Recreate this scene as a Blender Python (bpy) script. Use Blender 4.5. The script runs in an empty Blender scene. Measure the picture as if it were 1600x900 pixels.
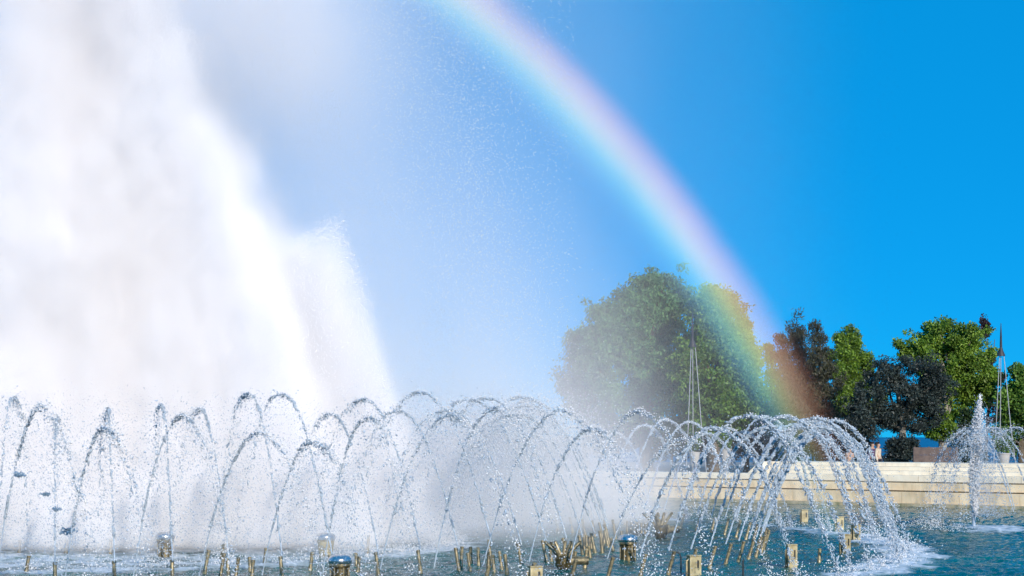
import bpy, bmesh, math, random
import numpy as np
from mathutils import Vector, Matrix

R = math.radians
rng = np.random.default_rng(7)
random.seed(7)
scene = bpy.context.scene
COL = scene.collection

# ------------------------------------------------------------------ camera
EYE = 2.6            # eye height above the pool water (z = 0)
FPX = 2700.0         # focal length in pixels of the 1600 px wide photograph
HORIZON = 683.0      # row of the sea horizon
cam_data = bpy.data.cameras.new('camera')
cam_data.sensor_width = 36.0
cam_data.lens = FPX / 1600.0 * 36.0
cam_data.shift_y = (HORIZON - 450.0) / 1600.0
cam_data.clip_start = 0.1
cam_data.clip_end = 60000.0
cam = bpy.data.objects.new('camera', cam_data)
cam.location = (0, 0, EYE)
cam.rotation_euler = (R(90), 0, 0)
COL.objects.link(cam)
scene.camera = cam

# ------------------------------------------------------------------ sky and sun
SUN_AZ, SUN_EL = R(160), R(20)        # clockwise from +Y (the view direction): behind the camera, to its right
sun_vec = Vector((math.sin(SUN_AZ) * math.cos(SUN_EL), math.cos(SUN_AZ) * math.cos(SUN_EL), math.sin(SUN_EL)))
world = bpy.data.worlds.new('World')
scene.world = world
world.use_nodes = True
wn, wl = world.node_tree.nodes, world.node_tree.links
wn.clear()
w_out = wn.new('ShaderNodeOutputWorld')
w_bg = wn.new('ShaderNodeBackground')
w_sky = wn.new('ShaderNodeTexSky')
w_sky.sky_type = 'NISHITA'
w_sky.sun_disc = False
w_sky.sun_elevation = SUN_EL
w_sky.sun_rotation = SUN_AZ
w_sky.altitude = 4000
w_sky.air_density = 1.0
w_sky.dust_density = 0.0
w_sky.ozone_density = 10.0
# an even, deeply saturated evening blue on top of the physical sky, the same all round
w_mix = wn.new('ShaderNodeVectorMath'); w_mix.operation = 'MULTIPLY_ADD'
w_mix.inputs[1].default_value = (0.04, 0.36, 0.36)
w_mix.inputs[2].default_value = (0.0, 2.2, 5.2)
w_bg.inputs['Strength'].default_value = 0.10
wl.new(w_sky.outputs[0], w_mix.inputs[0])
wl.new(w_mix.outputs[0], w_bg.inputs['Color'])
wl.new(w_bg.outputs[0], w_out.inputs['Surface'])
world.cycles.sampling_method = 'MANUAL'
world.cycles.sample_map_resolution = 256

sun_data = bpy.data.lights.new('sun', 'SUN')
sun_data.energy = 4.6
sun_data.angle = R(0.5)
sun_data.color = (1.0, 0.91, 0.81)
sun = bpy.data.objects.new('sun', sun_data)
sun.rotation_euler = sun_vec.to_track_quat('Z', 'Y').to_euler()
sun.location = (10, -20, 30)
COL.objects.link(sun)

scene.view_settings.view_transform = 'Standard'
scene.view_settings.look = 'None'
scene.view_settings.exposure = 0.12
scene.view_settings.gamma = 1.0
scene.view_settings.use_curve_mapping = False
cy = scene.cycles
cy.max_bounces = 6
cy.diffuse_bounces = 2
cy.glossy_bounces = 3
cy.transmission_bounces = 3
cy.transparent_max_bounces = 12
cy.volume_bounces = 5
cy.volume_step_rate = 4.5
cy.volume_max_steps = 512
cy.caustics_reflective = False
cy.caustics_refractive = False
cy.sample_clamp_indirect = 6.0
cy.use_denoising = True
cy.use_adaptive_sampling = True
cy.adaptive_threshold = 0.04

# ------------------------------------------------------------------ helpers
def gp(px, py, z=0.0):
    """the point of the plane at height z that the photograph shows at this pixel"""
    y = FPX * (EYE - z) / (py - HORIZON)
    return ((px - 800.0) / FPX * y, y)

def wx(px, y):
    return (px - 800.0) / FPX * y

def wz(py, y):
    return EYE + (HORIZON - py) / FPX * y

def topx(x, y, z):
    return 800 + x / y * FPX, HORIZON - (z - EYE) / y * FPX

def link(o, parent=None):
    COL.objects.link(o)
    if parent is not None:
        o.parent = parent
    return o

def tag(o, label=None, cat=None, group=None, kind=None):
    if label: o['label'] = label
    if cat: o['category'] = cat
    if group: o['group'] = group
    if kind: o['kind'] = kind
    return o

def empty(name, loc, rz=0.0):
    o = bpy.data.objects.new(name, None)
    o.empty_display_size = 0.2
    o.location = loc
    o.rotation_euler = (0, 0, rz)
    return link(o)

def mesh_np(name, verts, faces, mat=None, smooth=False):
    """verts (n,3) array, faces (m,k) array of one face size"""
    me = bpy.data.meshes.new(name)
    verts = np.asarray(verts, dtype=np.float32)
    faces = np.asarray(faces, dtype=np.int32)
    m, k = faces.shape
    me.vertices.add(len(verts)); me.vertices.foreach_set('co', verts.ravel())
    me.loops.add(m * k); me.loops.foreach_set('vertex_index', faces.ravel())
    me.polygons.add(m)
    me.polygons.foreach_set('loop_start', np.arange(m, dtype=np.int32) * k)
    if smooth:
        me.polygons.foreach_set('use_smooth', np.ones(m, dtype=bool))
    me.update(calc_edges=True)
    if mat: me.materials.append(mat)
    return me

def obj(name, me, parent=None, loc=None, rot=None):
    o = bpy.data.objects.new(name, me)
    if loc is not None: o.location = loc
    if rot is not None: o.rotation_euler = rot
    return link(o, parent)

class MB:
    """collects simple solids into one mesh"""
    def __init__(self):
        self.v, self.f = [], []
    def add(self, vs, fs):
        n = len(self.v)
        self.v += [tuple(p) for p in vs]
        self.f += [tuple(i + n for i in f) for f in fs]
        return self
    def box(self, x0, x1, y0, y1, z0, z1, bev=0.0):
        if bev <= 0:
            vs = [(x, y, z) for z in (z0, z1) for y in (y0, y1) for x in (x0, x1)]
            return self.add(vs, [(0, 2, 3, 1), (4, 5, 7, 6), (0, 1, 5, 4), (2, 6, 7, 3), (0, 4, 6, 2), (1, 3, 7, 5)])
        b = bev
        r1 = [(x0 + b, y0 + b), (x1 - b, y0 + b), (x1 - b, y1 - b), (x0 + b, y1 - b)]
        r0 = [(x0, y0), (x1, y0), (x1, y1), (x0, y1)]
        vs = [(x, y, z0) for x, y in r0] + [(x, y, z1 - b) for x, y in r0] + [(x, y, z1) for x, y in r1]
        fs = [(3, 2, 1, 0), (8, 9, 10, 11)]
        for i in range(4):
            j = (i + 1) % 4
            fs += [(i, j, 4 + j, 4 + i), (4 + i, 4 + j, 8 + j, 8 + i)]
        return self.add(vs, fs)
    def tube(self, pts, rads, n=10, cap=True):
        pts = [Vector(p) for p in pts]
        rings, up = [], None
        for i, p in enumerate(pts):
            d = (pts[min(i + 1, len(pts) - 1)] - pts[max(i - 1, 0)])
            if d.length < 1e-6: d = Vector((0, 0, 1))
            d.normalize()
            if up is None:
                up = Vector((1, 0, 0)) if abs(d.x) < 0.9 else Vector((0, 1, 0))
            a = d.cross(up)
            if a.length < 1e-5: a = d.orthogonal()
            a.normalize(); b = d.cross(a); up = -b if False else up
            rings.append([p + (a * math.cos(t) + b * math.sin(t)) * rads[i] for t in [2 * math.pi * k / n for k in range(n)]])
        vs = [q for r_ in rings for q in r_]
        fs = []
        for i in range(len(rings) - 1):
            for k in range(n):
                k2 = (k + 1) % n
                fs.append((i * n + k, i * n + k2, (i + 1) * n + k2, (i + 1) * n + k))
        if cap:
            fs.append(tuple(range(n)))
            fs.append(tuple((len(rings) - 1) * n + k for k in reversed(range(n))))
        return self.add(vs, fs)
    def lathe(self, prof, n=16, c=(0, 0, 0)):
        vs = [(c[0] + r_ * math.cos(2 * math.pi * k / n), c[1] + r_ * math.sin(2 * math.pi * k / n), c[2] + z) for r_, z in prof for k in range(n)]
        fs = []
        for i in range(len(prof) - 1):
            for k in range(n):
                k2 = (k + 1) % n
                fs.append((i * n + k, i * n + k2, (i + 1) * n + k2, (i + 1) * n + k))
        fs.append(tuple(reversed(range(n))))
        fs.append(tuple((len(prof) - 1) * n + k for k in range(n)))
        return self.add(vs, fs)
    def mesh(self, name, mat, smooth=False):
        me = bpy.data.meshes.new(name)
        me.from_pydata(self.v, [], self.f)
        bm = bmesh.new(); bm.from_mesh(me)
        bmesh.ops.recalc_face_normals(bm, faces=bm.faces)
        bm.to_mesh(me); bm.free()
        if smooth:
            me.polygons.foreach_set('use_smooth', np.ones(len(me.polygons), dtype=bool))
            try: me.set_sharp_from_angle(angle=R(40))
            except Exception: pass
        if mat: me.materials.append(mat)
        me.update()
        return me
    def build(self, name, mat, parent=None, smooth=False, loc=None, rot=None):
        return obj(name, self.mesh(name, mat, smooth), parent, loc, rot)

ORD = ['first', 'second', 'third', 'fourth', 'fifth', 'sixth', 'seventh', 'eighth', 'ninth', 'tenth', 'eleventh', 'twelfth', 'thirteenth',
       'fourteenth', 'fifteenth', 'sixteenth', 'seventeenth', 'eighteenth', 'nineteenth', 'twentieth']
ORD += ['twenty-' + o for o in ORD[:9]] + ['thirtieth'] + ['thirty-' + o for o in ORD[:9]] + ['fortieth'] + ['forty-' + o for o in ORD[:9]]

# ------------------------------------------------------------------ materials
def mat_new(name):
    m = bpy.data.materials.new(name)
    m.use_nodes = True
    nt = m.node_tree
    return m, nt, nt.nodes['Principled BSDF']

def noise_col(nt, c1, c2, scale, detail=5, rough=0.6, coord='Object', lo=0.35, hi=0.65):
    tc = nt.nodes.new('ShaderNodeTexCoord')
    nz = nt.nodes.new('ShaderNodeTexNoise')
    nz.inputs['Scale'].default_value = scale
    nz.inputs['Detail'].default_value = detail
    nz.inputs['Roughness'].default_value = rough
    rp = nt.nodes.new('ShaderNodeValToRGB')
    rp.color_ramp.elements[0].position = lo; rp.color_ramp.elements[1].position = hi
    rp.color_ramp.elements[0].color = (*c1, 1); rp.color_ramp.elements[1].color = (*c2, 1)
    nt.links.new(tc.outputs[coord], nz.inputs['Vector'])
    nt.links.new(nz.outputs['Fac'], rp.inputs['Fac'])
    return rp.outputs['Color'], nz, tc

def add_bump(nt, bsdf, scale, strength, dist, coord='Object', detail=6):
    tc = nt.nodes.new('ShaderNodeTexCoord')
    nz = nt.nodes.new('ShaderNodeTexNoise')
    nz.inputs['Scale'].default_value = scale; nz.inputs['Detail'].default_value = detail
    bp = nt.nodes.new('ShaderNodeBump')
    bp.inputs['Strength'].default_value = strength; bp.inputs['Distance'].default_value = dist
    nt.links.new(tc.outputs[coord], nz.inputs['Vector'])
    nt.links.new(nz.outputs['Fac'], bp.inputs['Height'])
    nt.links.new(bp.outputs['Normal'], bsdf.inputs['Normal'])

def surf(name, c1, c2, scale=3.0, rough=0.7, metal=0.0, bump=None, lo=0.35, hi=0.65, perobj=0.0):
    m, nt, b = mat_new(name)
    c, nz, tc = noise_col(nt, c1, c2, scale, lo=lo, hi=hi)
    if perobj:
        oi = nt.nodes.new('ShaderNodeObjectInfo')
        hs = nt.nodes.new('ShaderNodeHueSaturation')
        mr = nt.nodes.new('ShaderNodeMapRange')
        mr.inputs['To Min'].default_value = 1 - perobj; mr.inputs['To Max'].default_value = 1 + perobj
        nt.links.new(oi.outputs['Random'], mr.inputs['Value'])
        nt.links.new(mr.outputs[0], hs.inputs['Value'])
        nt.links.new(c, hs.inputs['Color']); c = hs.outputs[0]
    nt.links.new(c, b.inputs['Base Color'])
    b.inputs['Roughness'].default_value = rough
    b.inputs['Metallic'].default_value = metal
    if bump: add_bump(nt, b, *bump)
    return m

M = {}
M['stone_white'] = surf('stone_white', (0.84, 0.72, 0.54), (0.92, 0.83, 0.66), 2.2, 0.75, bump=(14, 0.3, 0.01), perobj=0.05)
M['stone_cream'] = surf('stone_cream', (0.74, 0.56, 0.35), (0.86, 0.70, 0.47), 1.8, 0.8, bump=(14, 0.35, 0.012), perobj=0.09)
M['stone_core'] = surf('stone_core', (0.14, 0.12, 0.07), (0.2, 0.17, 0.11), 3, 0.9)
M['stone_wet'] = surf('stone_wet', (0.36, 0.31, 0.19), (0.52, 0.45, 0.31), 2.5, 0.35, bump=(10, 0.3, 0.01))
M['paving'] = surf('paving', (0.24, 0.22, 0.20), (0.33, 0.31, 0.28), 0.6, 0.85, bump=(4, 0.2, 0.01))
M['brass'] = surf('brass', (0.09, 0.085, 0.055), (0.42, 0.34, 0.19), 11, 0.5, 0.45, bump=(40, 0.3, 0.003), perobj=0.16)
M['brass_dark'] = surf('brass_dark', (0.06, 0.05, 0.025), (0.17, 0.13, 0.05), 12, 0.5, 0.6, bump=(40, 0.3, 0.003))
M['brass_box'] = surf('brass_box', (0.28, 0.23, 0.12), (0.50, 0.43, 0.25), 7, 0.6, 0.25, bump=(30, 0.3, 0.003), perobj=0.12)
M['mouth'] = surf('mouth', (0.012, 0.012, 0.008), (0.03, 0.03, 0.02), 6, 0.6)
M['steel'] = surf('steel', (0.55, 0.56, 0.58), (0.72, 0.72, 0.72), 8, 0.22, 0.95)
M['black_tube'] = surf('black_tube', (0.01, 0.01, 0.012), (0.025, 0.025, 0.03), 6, 0.5)
M['bark'] = surf('bark', (0.06, 0.045, 0.03), (0.16, 0.13, 0.09), 5, 0.95, bump=(12, 0.8, 0.04))
M['bark_pale'] = surf('bark_pale', (0.16, 0.14, 0.11), (0.32, 0.29, 0.24), 4, 0.9, bump=(10, 0.6, 0.03))
M['pole_white'] = surf('pole_white', (0.38, 0.39, 0.40), (0.50, 0.50, 0.50), 3, 0.4, 0.2)
M['pole_dark'] = surf('pole_dark', (0.02, 0.022, 0.03), (0.04, 0.043, 0.05), 3, 0.5)
M['planter'] = surf('planter', (0.36, 0.35, 0.32), (0.48, 0.46, 0.43), 3, 0.7)
M['wood_brown'] = surf('wood_brown', (0.07, 0.05, 0.045), (0.13, 0.095, 0.08), 4, 0.8, perobj=0.15)
M['soil'] = surf('soil', (0.04, 0.03, 0.02), (0.07, 0.05, 0.035), 5, 1.0)
M['skin'] = surf('skin', (0.42, 0.25, 0.17), (0.48, 0.30, 0.21), 6, 0.6)
M['hair'] = surf('hair', (0.012, 0.009, 0.007), (0.03, 0.02, 0.016), 20, 0.6)
M['cloth_beige'] = surf('cloth_beige', (0.55, 0.44, 0.32), (0.66, 0.55, 0.42), 8, 0.9)
M['cloth_dark'] = surf('cloth_dark', (0.018, 0.018, 0.026), (0.035, 0.035, 0.05), 8, 0.9)
M['cloth_plum'] = surf('cloth_plum', (0.07, 0.03, 0.07), (0.11, 0.05, 0.11), 8, 0.9)
M['cloth_peach'] = surf('cloth_peach', (0.60, 0.36, 0.24), (0.68, 0.44, 0.31), 8, 0.9)

def stain(mat, amount, col):
    """run-off streaks and damp patches on stone"""
    nt = mat.node_tree; b = nt.nodes['Principled BSDF']
    src = b.inputs['Base Color'].links[0].from_socket
    ge = nt.nodes.new('ShaderNodeNewGeometry'); mp = nt.nodes.new('ShaderNodeMapping'); mp.inputs['Scale'].default_value = (2.2, 2.2, 0.5)
    nz = nt.nodes.new('ShaderNodeTexNoise'); nz.inputs['Scale'].default_value = 1.6; nz.inputs['Detail'].default_value = 7
    nt.links.new(ge.outputs['Position'], mp.inputs['Vector']); nt.links.new(mp.outputs[0], nz.inputs['Vector'])
    mr = nt.nodes.new('ShaderNodeMapRange'); mr.inputs['From Min'].default_value = 0.48; mr.inputs['From Max'].default_value = 0.72; mr.inputs['To Max'].default_value = amount
    nt.links.new(nz.outputs['Fac'], mr.inputs['Value'])
    mx = nt.nodes.new('ShaderNodeMix'); mx.data_type = 'RGBA'
    nt.links.new(mr.outputs[0], mx.inputs['Factor']); nt.links.new(src, mx.inputs['A']); mx.inputs['B'].default_value = (*col, 1)
    nt.links.new(mx.outputs['Result'], b.inputs['Base Color'])
stain(M['stone_cream'], 0.55, (0.36, 0.30, 0.18))
stain(M['stone_white'], 0.35, (0.50, 0.44, 0.33))
stain(M['stone_wet'], 0.8, (0.10, 0.12, 0.05))

def leaf_mat(name, c1, c2, trans=0.35):
    m = bpy.data.materials.new(name); m.use_nodes = True
    nt = m.node_tree; nt.nodes.clear()
    out = nt.nodes.new('ShaderNodeOutputMaterial')
    ge = nt.nodes.new('ShaderNodeNewGeometry')
    rp = nt.nodes.new('ShaderNodeValToRGB')
    rp.color_ramp.elements[0].color = (*c1, 1); rp.color_ramp.elements[1].color = (*c2, 1)
    nt.links.new(ge.outputs['Random Per Island'], rp.inputs['Fac'])
    tc = nt.nodes.new('ShaderNodeTexCoord'); nz = nt.nodes.new('ShaderNodeTexNoise')
    nz.inputs['Scale'].default_value = 0.8; nz.inputs['Detail'].default_value = 3
    nt.links.new(tc.outputs['Object'], nz.inputs['Vector'])
    hs = nt.nodes.new('ShaderNodeHueSaturation')
    mr = nt.nodes.new('ShaderNodeMapRange')
    mr.inputs['From Min'].default_value = 0.3; mr.inputs['From Max'].default_value = 0.7
    mr.inputs['To Min'].default_value = 0.6; mr.inputs['To Max'].default_value = 1.4
    nt.links.new(nz.outputs['Fac'], mr.inputs['Value']); nt.links.new(mr.outputs[0], hs.inputs['Value'])
    nt.links.new(rp.outputs[0], hs.inputs['Color'])
    d = nt.nodes.new('ShaderNodeBsdfPrincipled'); d.inputs['Roughness'].default_value = 0.55
    t = nt.nodes.new('ShaderNodeBsdfTranslucent')
    mx = nt.nodes.new('ShaderNodeMixShader'); mx.inputs['Fac'].default_value = trans
    nt.links.new(hs.outputs[0], d.inputs['Base Color']); nt.links.new(hs.outputs[0], t.inputs['Color'])
    nt.links.new(d.outputs[0], mx.inputs[1]); nt.links.new(t.outputs[0], mx.inputs[2])
    nt.links.new(mx.outputs[0], out.inputs['Surface'])
    return m

M['leaf_fresh'] = leaf_mat('leaf_fresh', (0.045, 0.12, 0.014), (0.24, 0.37, 0.04))
M['leaf_mid'] = leaf_mat('leaf_mid', (0.05, 0.13, 0.02), (0.19, 0.33, 0.05))
M['leaf_willow'] = leaf_mat('leaf_willow', (0.055, 0.16, 0.06), (0.16, 0.33, 0.11))
M['needle_dark'] = leaf_mat('needle_dark', (0.014, 0.018, 0.010), (0.07, 0.07, 0.032), 0.1)
M['needle_blue'] = leaf_mat('needle_blue', (0.010, 0.018, 0.019), (0.045, 0.065, 0.055), 0.1)
M['leaf_shrub'] = leaf_mat('leaf_shrub', (0.012, 0.03, 0.01), (0.04, 0.075, 0.02), 0.2)
M['leaf_copper'] = leaf_mat('leaf_copper', (0.03, 0.02, 0.03), (0.08, 0.05, 0.05), 0.2)

# clear water in the jets and drops
def water_drop_mat(name, tint, rough, diff):
    m = bpy.data.materials.new(name); m.use_nodes = True
    nt = m.node_tree; nt.nodes.clear()
    out = nt.nodes.new('ShaderNodeOutputMaterial')
    b = nt.nodes.new('ShaderNodeBsdfPrincipled')
    b.inputs['Base Color'].default_value = (*tint, 1)
    b.inputs['Roughness'].default_value = rough
    b.inputs['IOR'].default_value = 1.33
    b.inputs['Transmission Weight'].default_value = 1.0 - diff
    b.inputs['Specular IOR Level'].default_value = 0.8
    nt.links.new(b.outputs[0], out.inputs['Surface'])
    return m
M['water_clear'] = water_drop_mat('water_clear', (0.74, 0.87, 1.0), 0.09, 0.5)
M['water_drops'] = water_drop_mat('water_drops', (0.72, 0.85, 1.0), 0.12, 0.6)
M['water_blue'] = water_drop_mat('water_blue', (0.5, 0.76, 1.0), 0.1, 0.3)
M['water_white'] = water_drop_mat('water_white', (0.93, 0.94, 0.96), 0.3, 0.85)

# ------------------------------------------------------------------ the two nozzle rings
CX, CY = -10.8, 43.0
R_OUT, R_IN = 16.9, 13.2

# ------------------------------------------------------------------ pool water
def water_height(x, y):
    h = np.zeros_like(x)
    r_ = np.random.default_rng(3)
    for lam, amp, n in ((2.2, 0.010, 7), (1.0, 0.008, 9), (0.5, 0.006, 12), (0.27, 0.0035, 12)):
        for _ in range(n):
            a = r_.uniform(0, 2 * math.pi); k = 2 * math.pi / (lam * r_.uniform(0.75, 1.3))
            ph = r_.uniform(0, 6.28)
            s = np.sin(k * (x * math.cos(a) + y * math.sin(a)) + ph + 1.3 * np.sin(0.7 * x + 0.5 * y + ph))
            h += amp / math.sqrt(n) * (1 - 2 * np.abs(s)) * 1.4
    return h

def vnoise(x, y, seed, scale):
    g = np.random.default_rng(seed).random((257, 257))
    u, v = (x / scale) % 256, (y / scale) % 256
    i, j = np.floor(u).astype(int), np.floor(v).astype(int)
    fu, fv = u - i, v - j
    fu, fv = fu * fu * (3 - 2 * fu), fv * fv * (3 - 2 * fv)
    return (g[i, j] * (1 - fu) * (1 - fv) + g[i + 1, j] * fu * (1 - fv) + g[i, j + 1] * (1 - fu) * fv + g[i + 1, j + 1] * fu * fv)

def fbm(x, y, seed, scale):
    return 0.5 * vnoise(x, y, seed, scale) + 0.28 * vnoise(x, y, seed + 1, scale * 0.47) + 0.22 * vnoise(x, y, seed + 2, scale * 0.21)

def foam_amount(x, y):
    r_ = np.hypot(x - CX, y - CY)
    f = np.zeros_like(x)
    n1 = fbm(x, y, 11, 1.4); n2 = fbm(x, y, 21, 0.5)
    ang = np.degrees(np.arctan2(y - CY, x - CX))
    # where the outer jets fall
    f = np.maximum(f, np.exp(-((r_ - 20.1) / 0.75) ** 2) * (0.35 + 1.0 * n1) * np.where(np.abs(ang + 10) < 24, 1.55, 0.85))
    # where the inner jets fall
    f = np.maximum(f, np.exp(-((r_ - 9.3) / 1.0) ** 2) * (0.5 + 1.0 * n1))
    f = np.maximum(f, np.where(r_ < 8.5, 0.55 + 0.5 * n1, 0))
    # round the neighbouring fountain
    for (px, py, rr, a) in ((1535, 822, 1.6, 1.2), (1592, 828, 1.5, 1.1)):
        qx, qy = gp(px, py)
        f = np.maximum(f, a * np.exp(-(((x - qx) / rr) ** 2 + ((y - qy) / (rr * 0.9)) ** 2)) * (0.3 + 1.2 * n1))
    f = f * (0.05 + 1.7 * n2)
    f += np.where(n2 * n1 > 0.42, 0.16, 0)
    return np.clip((f - 0.40) * 1.7, 0, 0.85)

def pool_grid(xs, ys):
    gx, gy = np.meshgrid(xs, ys)
    x, y = gx.ravel(), gy.ravel()
    fo = foam_amount(x, y)
    z = water_height(x, y) + fo * 0.03 * fbm(x, y, 31, 0.22)
    n = len(xs)
    idx = np.arange(len(xs) * len(ys)).reshape(len(ys), len(xs))
    faces = np.stack([idx[:-1, :-1].ravel(), idx[:-1, 1:].ravel(), idx[1:, 1:].ravel(), idx[1:, :-1].ravel()], 1)
    return np.stack([x, y, z], 1), faces, fo

ys = 24.0 * np.exp(np.linspace(0, math.log(95.0 / 24.0), 560))
us = np.linspace(-0.36, 0.36, 620)
gu, gy = np.meshgrid(us, ys)
gx = gu * gy
fo = foam_amount(gx.ravel(), gy.ravel())
zz = water_height(gx.ravel(), gy.ravel()) + fo * 0.05 * fbm(gx.ravel(), gy.ravel(), 31, 0.22)
idx = np.arange(gx.size).reshape(gx.shape)
faces = np.stack([idx[:-1, :-1].ravel(), idx[:-1, 1:].ravel(), idx[1:, 1:].ravel(), idx[1:, :-1].ravel()], 1)

wm, nt, b = mat_new('pool_water')
at = nt.nodes.new('ShaderNodeAttribute'); at.attribute_name = 'foam'
tc = nt.nodes.new('ShaderNodeTexCoord')
nz = nt.nodes.new('ShaderNodeTexNoise'); nz.inputs['Scale'].default_value = 5.0; nz.inputs['Detail'].default_value = 8
nt.links.new(tc.outputs['Object'], nz.inputs['Vector'])
mul = nt.nodes.new('ShaderNodeMath'); mul.operation = 'MULTIPLY_ADD'; mul.inputs[1].default_value = 1.6; mul.inputs[2].default_value = -0.8
nt.links.new(nz.outputs['Fac'], mul.inputs[0])
ad = nt.nodes.new('ShaderNodeMath'); ad.operation = 'MULTIPLY_ADD'; ad.use_clamp = True
nt.links.new(mul.outputs[0], ad.inputs[0]); nt.links.new(at.outputs['Fac'], ad.inputs[1]); nt.links.new(at.outputs['Fac'], ad.inputs[2])
c, _, _ = noise_col(nt, (0.000, 0.058, 0.066), (0.001, 0.145, 0.130), 0.35, lo=0.3, hi=0.7)
mx = nt.nodes.new('ShaderNodeMix'); mx.data_type = 'RGBA'
nt.links.new(ad.outputs[0], mx.inputs['Factor']); nt.links.new(c, mx.inputs['A']); mx.inputs['B'].default_value = (0.72, 0.78, 0.84, 1)
nt.links.new(mx.outputs['Result'], b.inputs['Base Color'])
mr = nt.nodes.new('ShaderNodeMapRange'); mr.inputs['To Min'].default_value = 0.07; mr.inputs['To Max'].default_value = 0.75
nt.links.new(ad.outputs[0], mr.inputs['Value']); nt.links.new(mr.outputs[0], b.inputs['Roughness'])
b.inputs['IOR'].default_value = 1.33
b.inputs['Specular IOR Level'].default_value = 0.18
add_bump(nt, b, 6.0, 0.7, 0.07)
pool = obj('pool_water', mesh_np('pool_water', np.stack([gx.ravel(), gy.ravel(), zz], 1), faces, wm, True))
fa = pool.data.attributes.new('foam', 'FLOAT', 'POINT'); fa.data.foreach_set('value', fo.astype(np.float32))
tag(pool, 'rippled blue-green pool water flecked with foam', 'water', kind='structure')

# the sea beyond the park, out to the horizon
sm, nt, b = mat_new('sea_water')
c, _, _ = noise_col(nt, (0.004, 0.05, 0.14), (0.008, 0.075, 0.18), 0.02)
nt.links.new(c, b.inputs['Base Color']); b.inputs['Roughness'].default_value = 0.35
add_bump(nt, b, 0.5, 0.5, 0.3)
MB().add([(-30000, -400, -3.0), (30000, -400, -3.0), (30000, 45000, -3.0), (-30000, 45000, -3.0)], [(0, 1, 2, 3)]).build('sea', sm)
tag(bpy.data.objects['sea'], 'blue sea reaching the horizon beyond the park', 'sea', kind='structure')

# ------------------------------------------------------------------ terrace of pale stone round the pool
# the wall runs along a straight line that recedes to the left
W0 = Vector((14.7, 66.0, 0)); WD = Vector((-0.80, 0.60, 0)).normalized()   # towards the left and away
WN = Vector((-WD.y, WD.x, 0))                                                # candidate normal
if WN.y > 0: WN = -WN                                                        # towards the water / camera
W_ANG = math.atan2(WD.y, WD.x)
PLAZA_Z = 0.64

def wall_pt(s, off, z):
    p = W0 + WD * s + WN * off
    return (p.x, p.y, z)

def s_of_px(px):
    # the distance along the wall at which the camera sees this column
    t = (px - 800.0) / FPX
    return (t * W0.y - W0.x) / (WD.x - t * WD.y)

terr = empty('stone_terrace', (W0.x, W0.y, 0), W_ANG)
tag(terr, 'pale stepped stone terrace edging the pool below the trees', 'terrace')
# in the terrace's own frame: x along the wall (to the left and away), y across it
SGN = 1.0 if Vector((-math.sin(W_ANG), math.cos(W_ANG), 0)).dot(WN) > 0 else -1.0   # local +y * SGN points to the water
S_MIN, S_MAX, S_STEP = -14.0, 46.0, s_of_px(1186)
def course(s0, s1, z0, z1, y_front, y_back, length, mat, name, jit=0.004, gap=0.012):
    s, k = s0 - random.uniform(0, length * 0.5), 0
    base = {}
    while s < s1:
        e = min(s + length, s1); a = max(s, s0)
        if e - a > 0.05:
            key = round(e - a, 3)
            if key not in base:
                w = e - a - gap
                ya, yb = sorted((0.0, -(y_front - y_back) * SGN))
                base[key] = MB().box(0, w, ya, yb, 0, z1 - z0 - 0.006, 0.012).mesh(name, mat)
            obj(name, base[key], terr, (a, (y_front + random.uniform(-jit, jit)) * SGN, z0))
        s += length
    return
# each course: heights, how far its face stands towards the water
course(S_MIN, S_MAX, -0.35, 0.09, 0.42, -0.10, 2.3, M['stone_wet'], 'plinth_stone')
course(S_MIN, S_MAX, 0.09, 0.525, 0.26, -0.30, 1.15, M['stone_cream'], 'stone_block')
course(S_MIN, S_MAX, 0.575, 0.865, 0.10, -0.40, 1.72, M['stone_cream'], 'stone_block')
course(S_MIN, S_MAX, 0.91, 1.15, 0.02, -0.60, 2.0, M['stone_white'], 'step_stone')
course(S_MIN, S_STEP, 1.15, 1.31, -0.36, -1.3, 2.3, M['stone_white'], 'step_stone')
course(S_MIN, S_STEP, 1.31, 1.46, -0.72, -1.6, 2.3, M['stone_white'], 'step_stone')
course(S_MIN, S_STEP, 1.46, 1.62, -1.05, -2.2, 2.3, M['stone_white'], 'coping_stone')
ya, yb = sorted((0.05 * SGN, -0.9 * SGN))
MB().box(S_MIN, S_MAX, ya, yb, -0.4, 0.90).build('core', M['stone_core'], terr)
ya, yb = sorted((-0.9 * SGN, -2.1 * SGN))
MB().box(S_MIN, S_STEP - 0.05, ya, yb, -0.4, 1.45).build('core', M['stone_core'], terr)
# a low sloping cheek stone at the end of the raised steps
ya, yb = -0.05 * SGN, -1.2 * SGN
e = S_STEP
vs = [(e + 0.02, ya, 1.16), (e + 0.55, ya, 1.16), (e + 0.02, ya, 1.62), (e + 0.02, yb, 1.16), (e + 0.55, yb, 1.16), (e + 0.02, yb, 1.62)]
MB().add(vs, [(0, 1, 2), (3, 5, 4), (0, 3, 4, 1), (1, 4, 5, 2), (2, 5, 3, 0)]).build('cheek_stone', M['stone_white'], terr)

# the paved plaza behind the terrace, up to the sea wall
a = wall_pt(S_MIN, -0.85, PLAZA_Z); bq = wall_pt(90, -0.85, PLAZA_Z)
pv = [a, bq, (-60, 140, PLAZA_Z), (80, 132, PLAZA_Z), (80, 45, PLAZA_Z)]
low = [(x, y, -3.2) for x, y, z in pv]
fs = [tuple(range(5)), tuple(range(9, 4, -1))] + [(i, (i + 1) % 5, (i + 1) % 5 + 5, i + 5) for i in range(5)]
MB().add(pv + low, fs).build('plaza_pavement', M['paving'])
tag(bpy.data.objects['plaza_pavement'], 'grey paved plaza behind the stone terrace', 'plaza', kind='structure')
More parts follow.
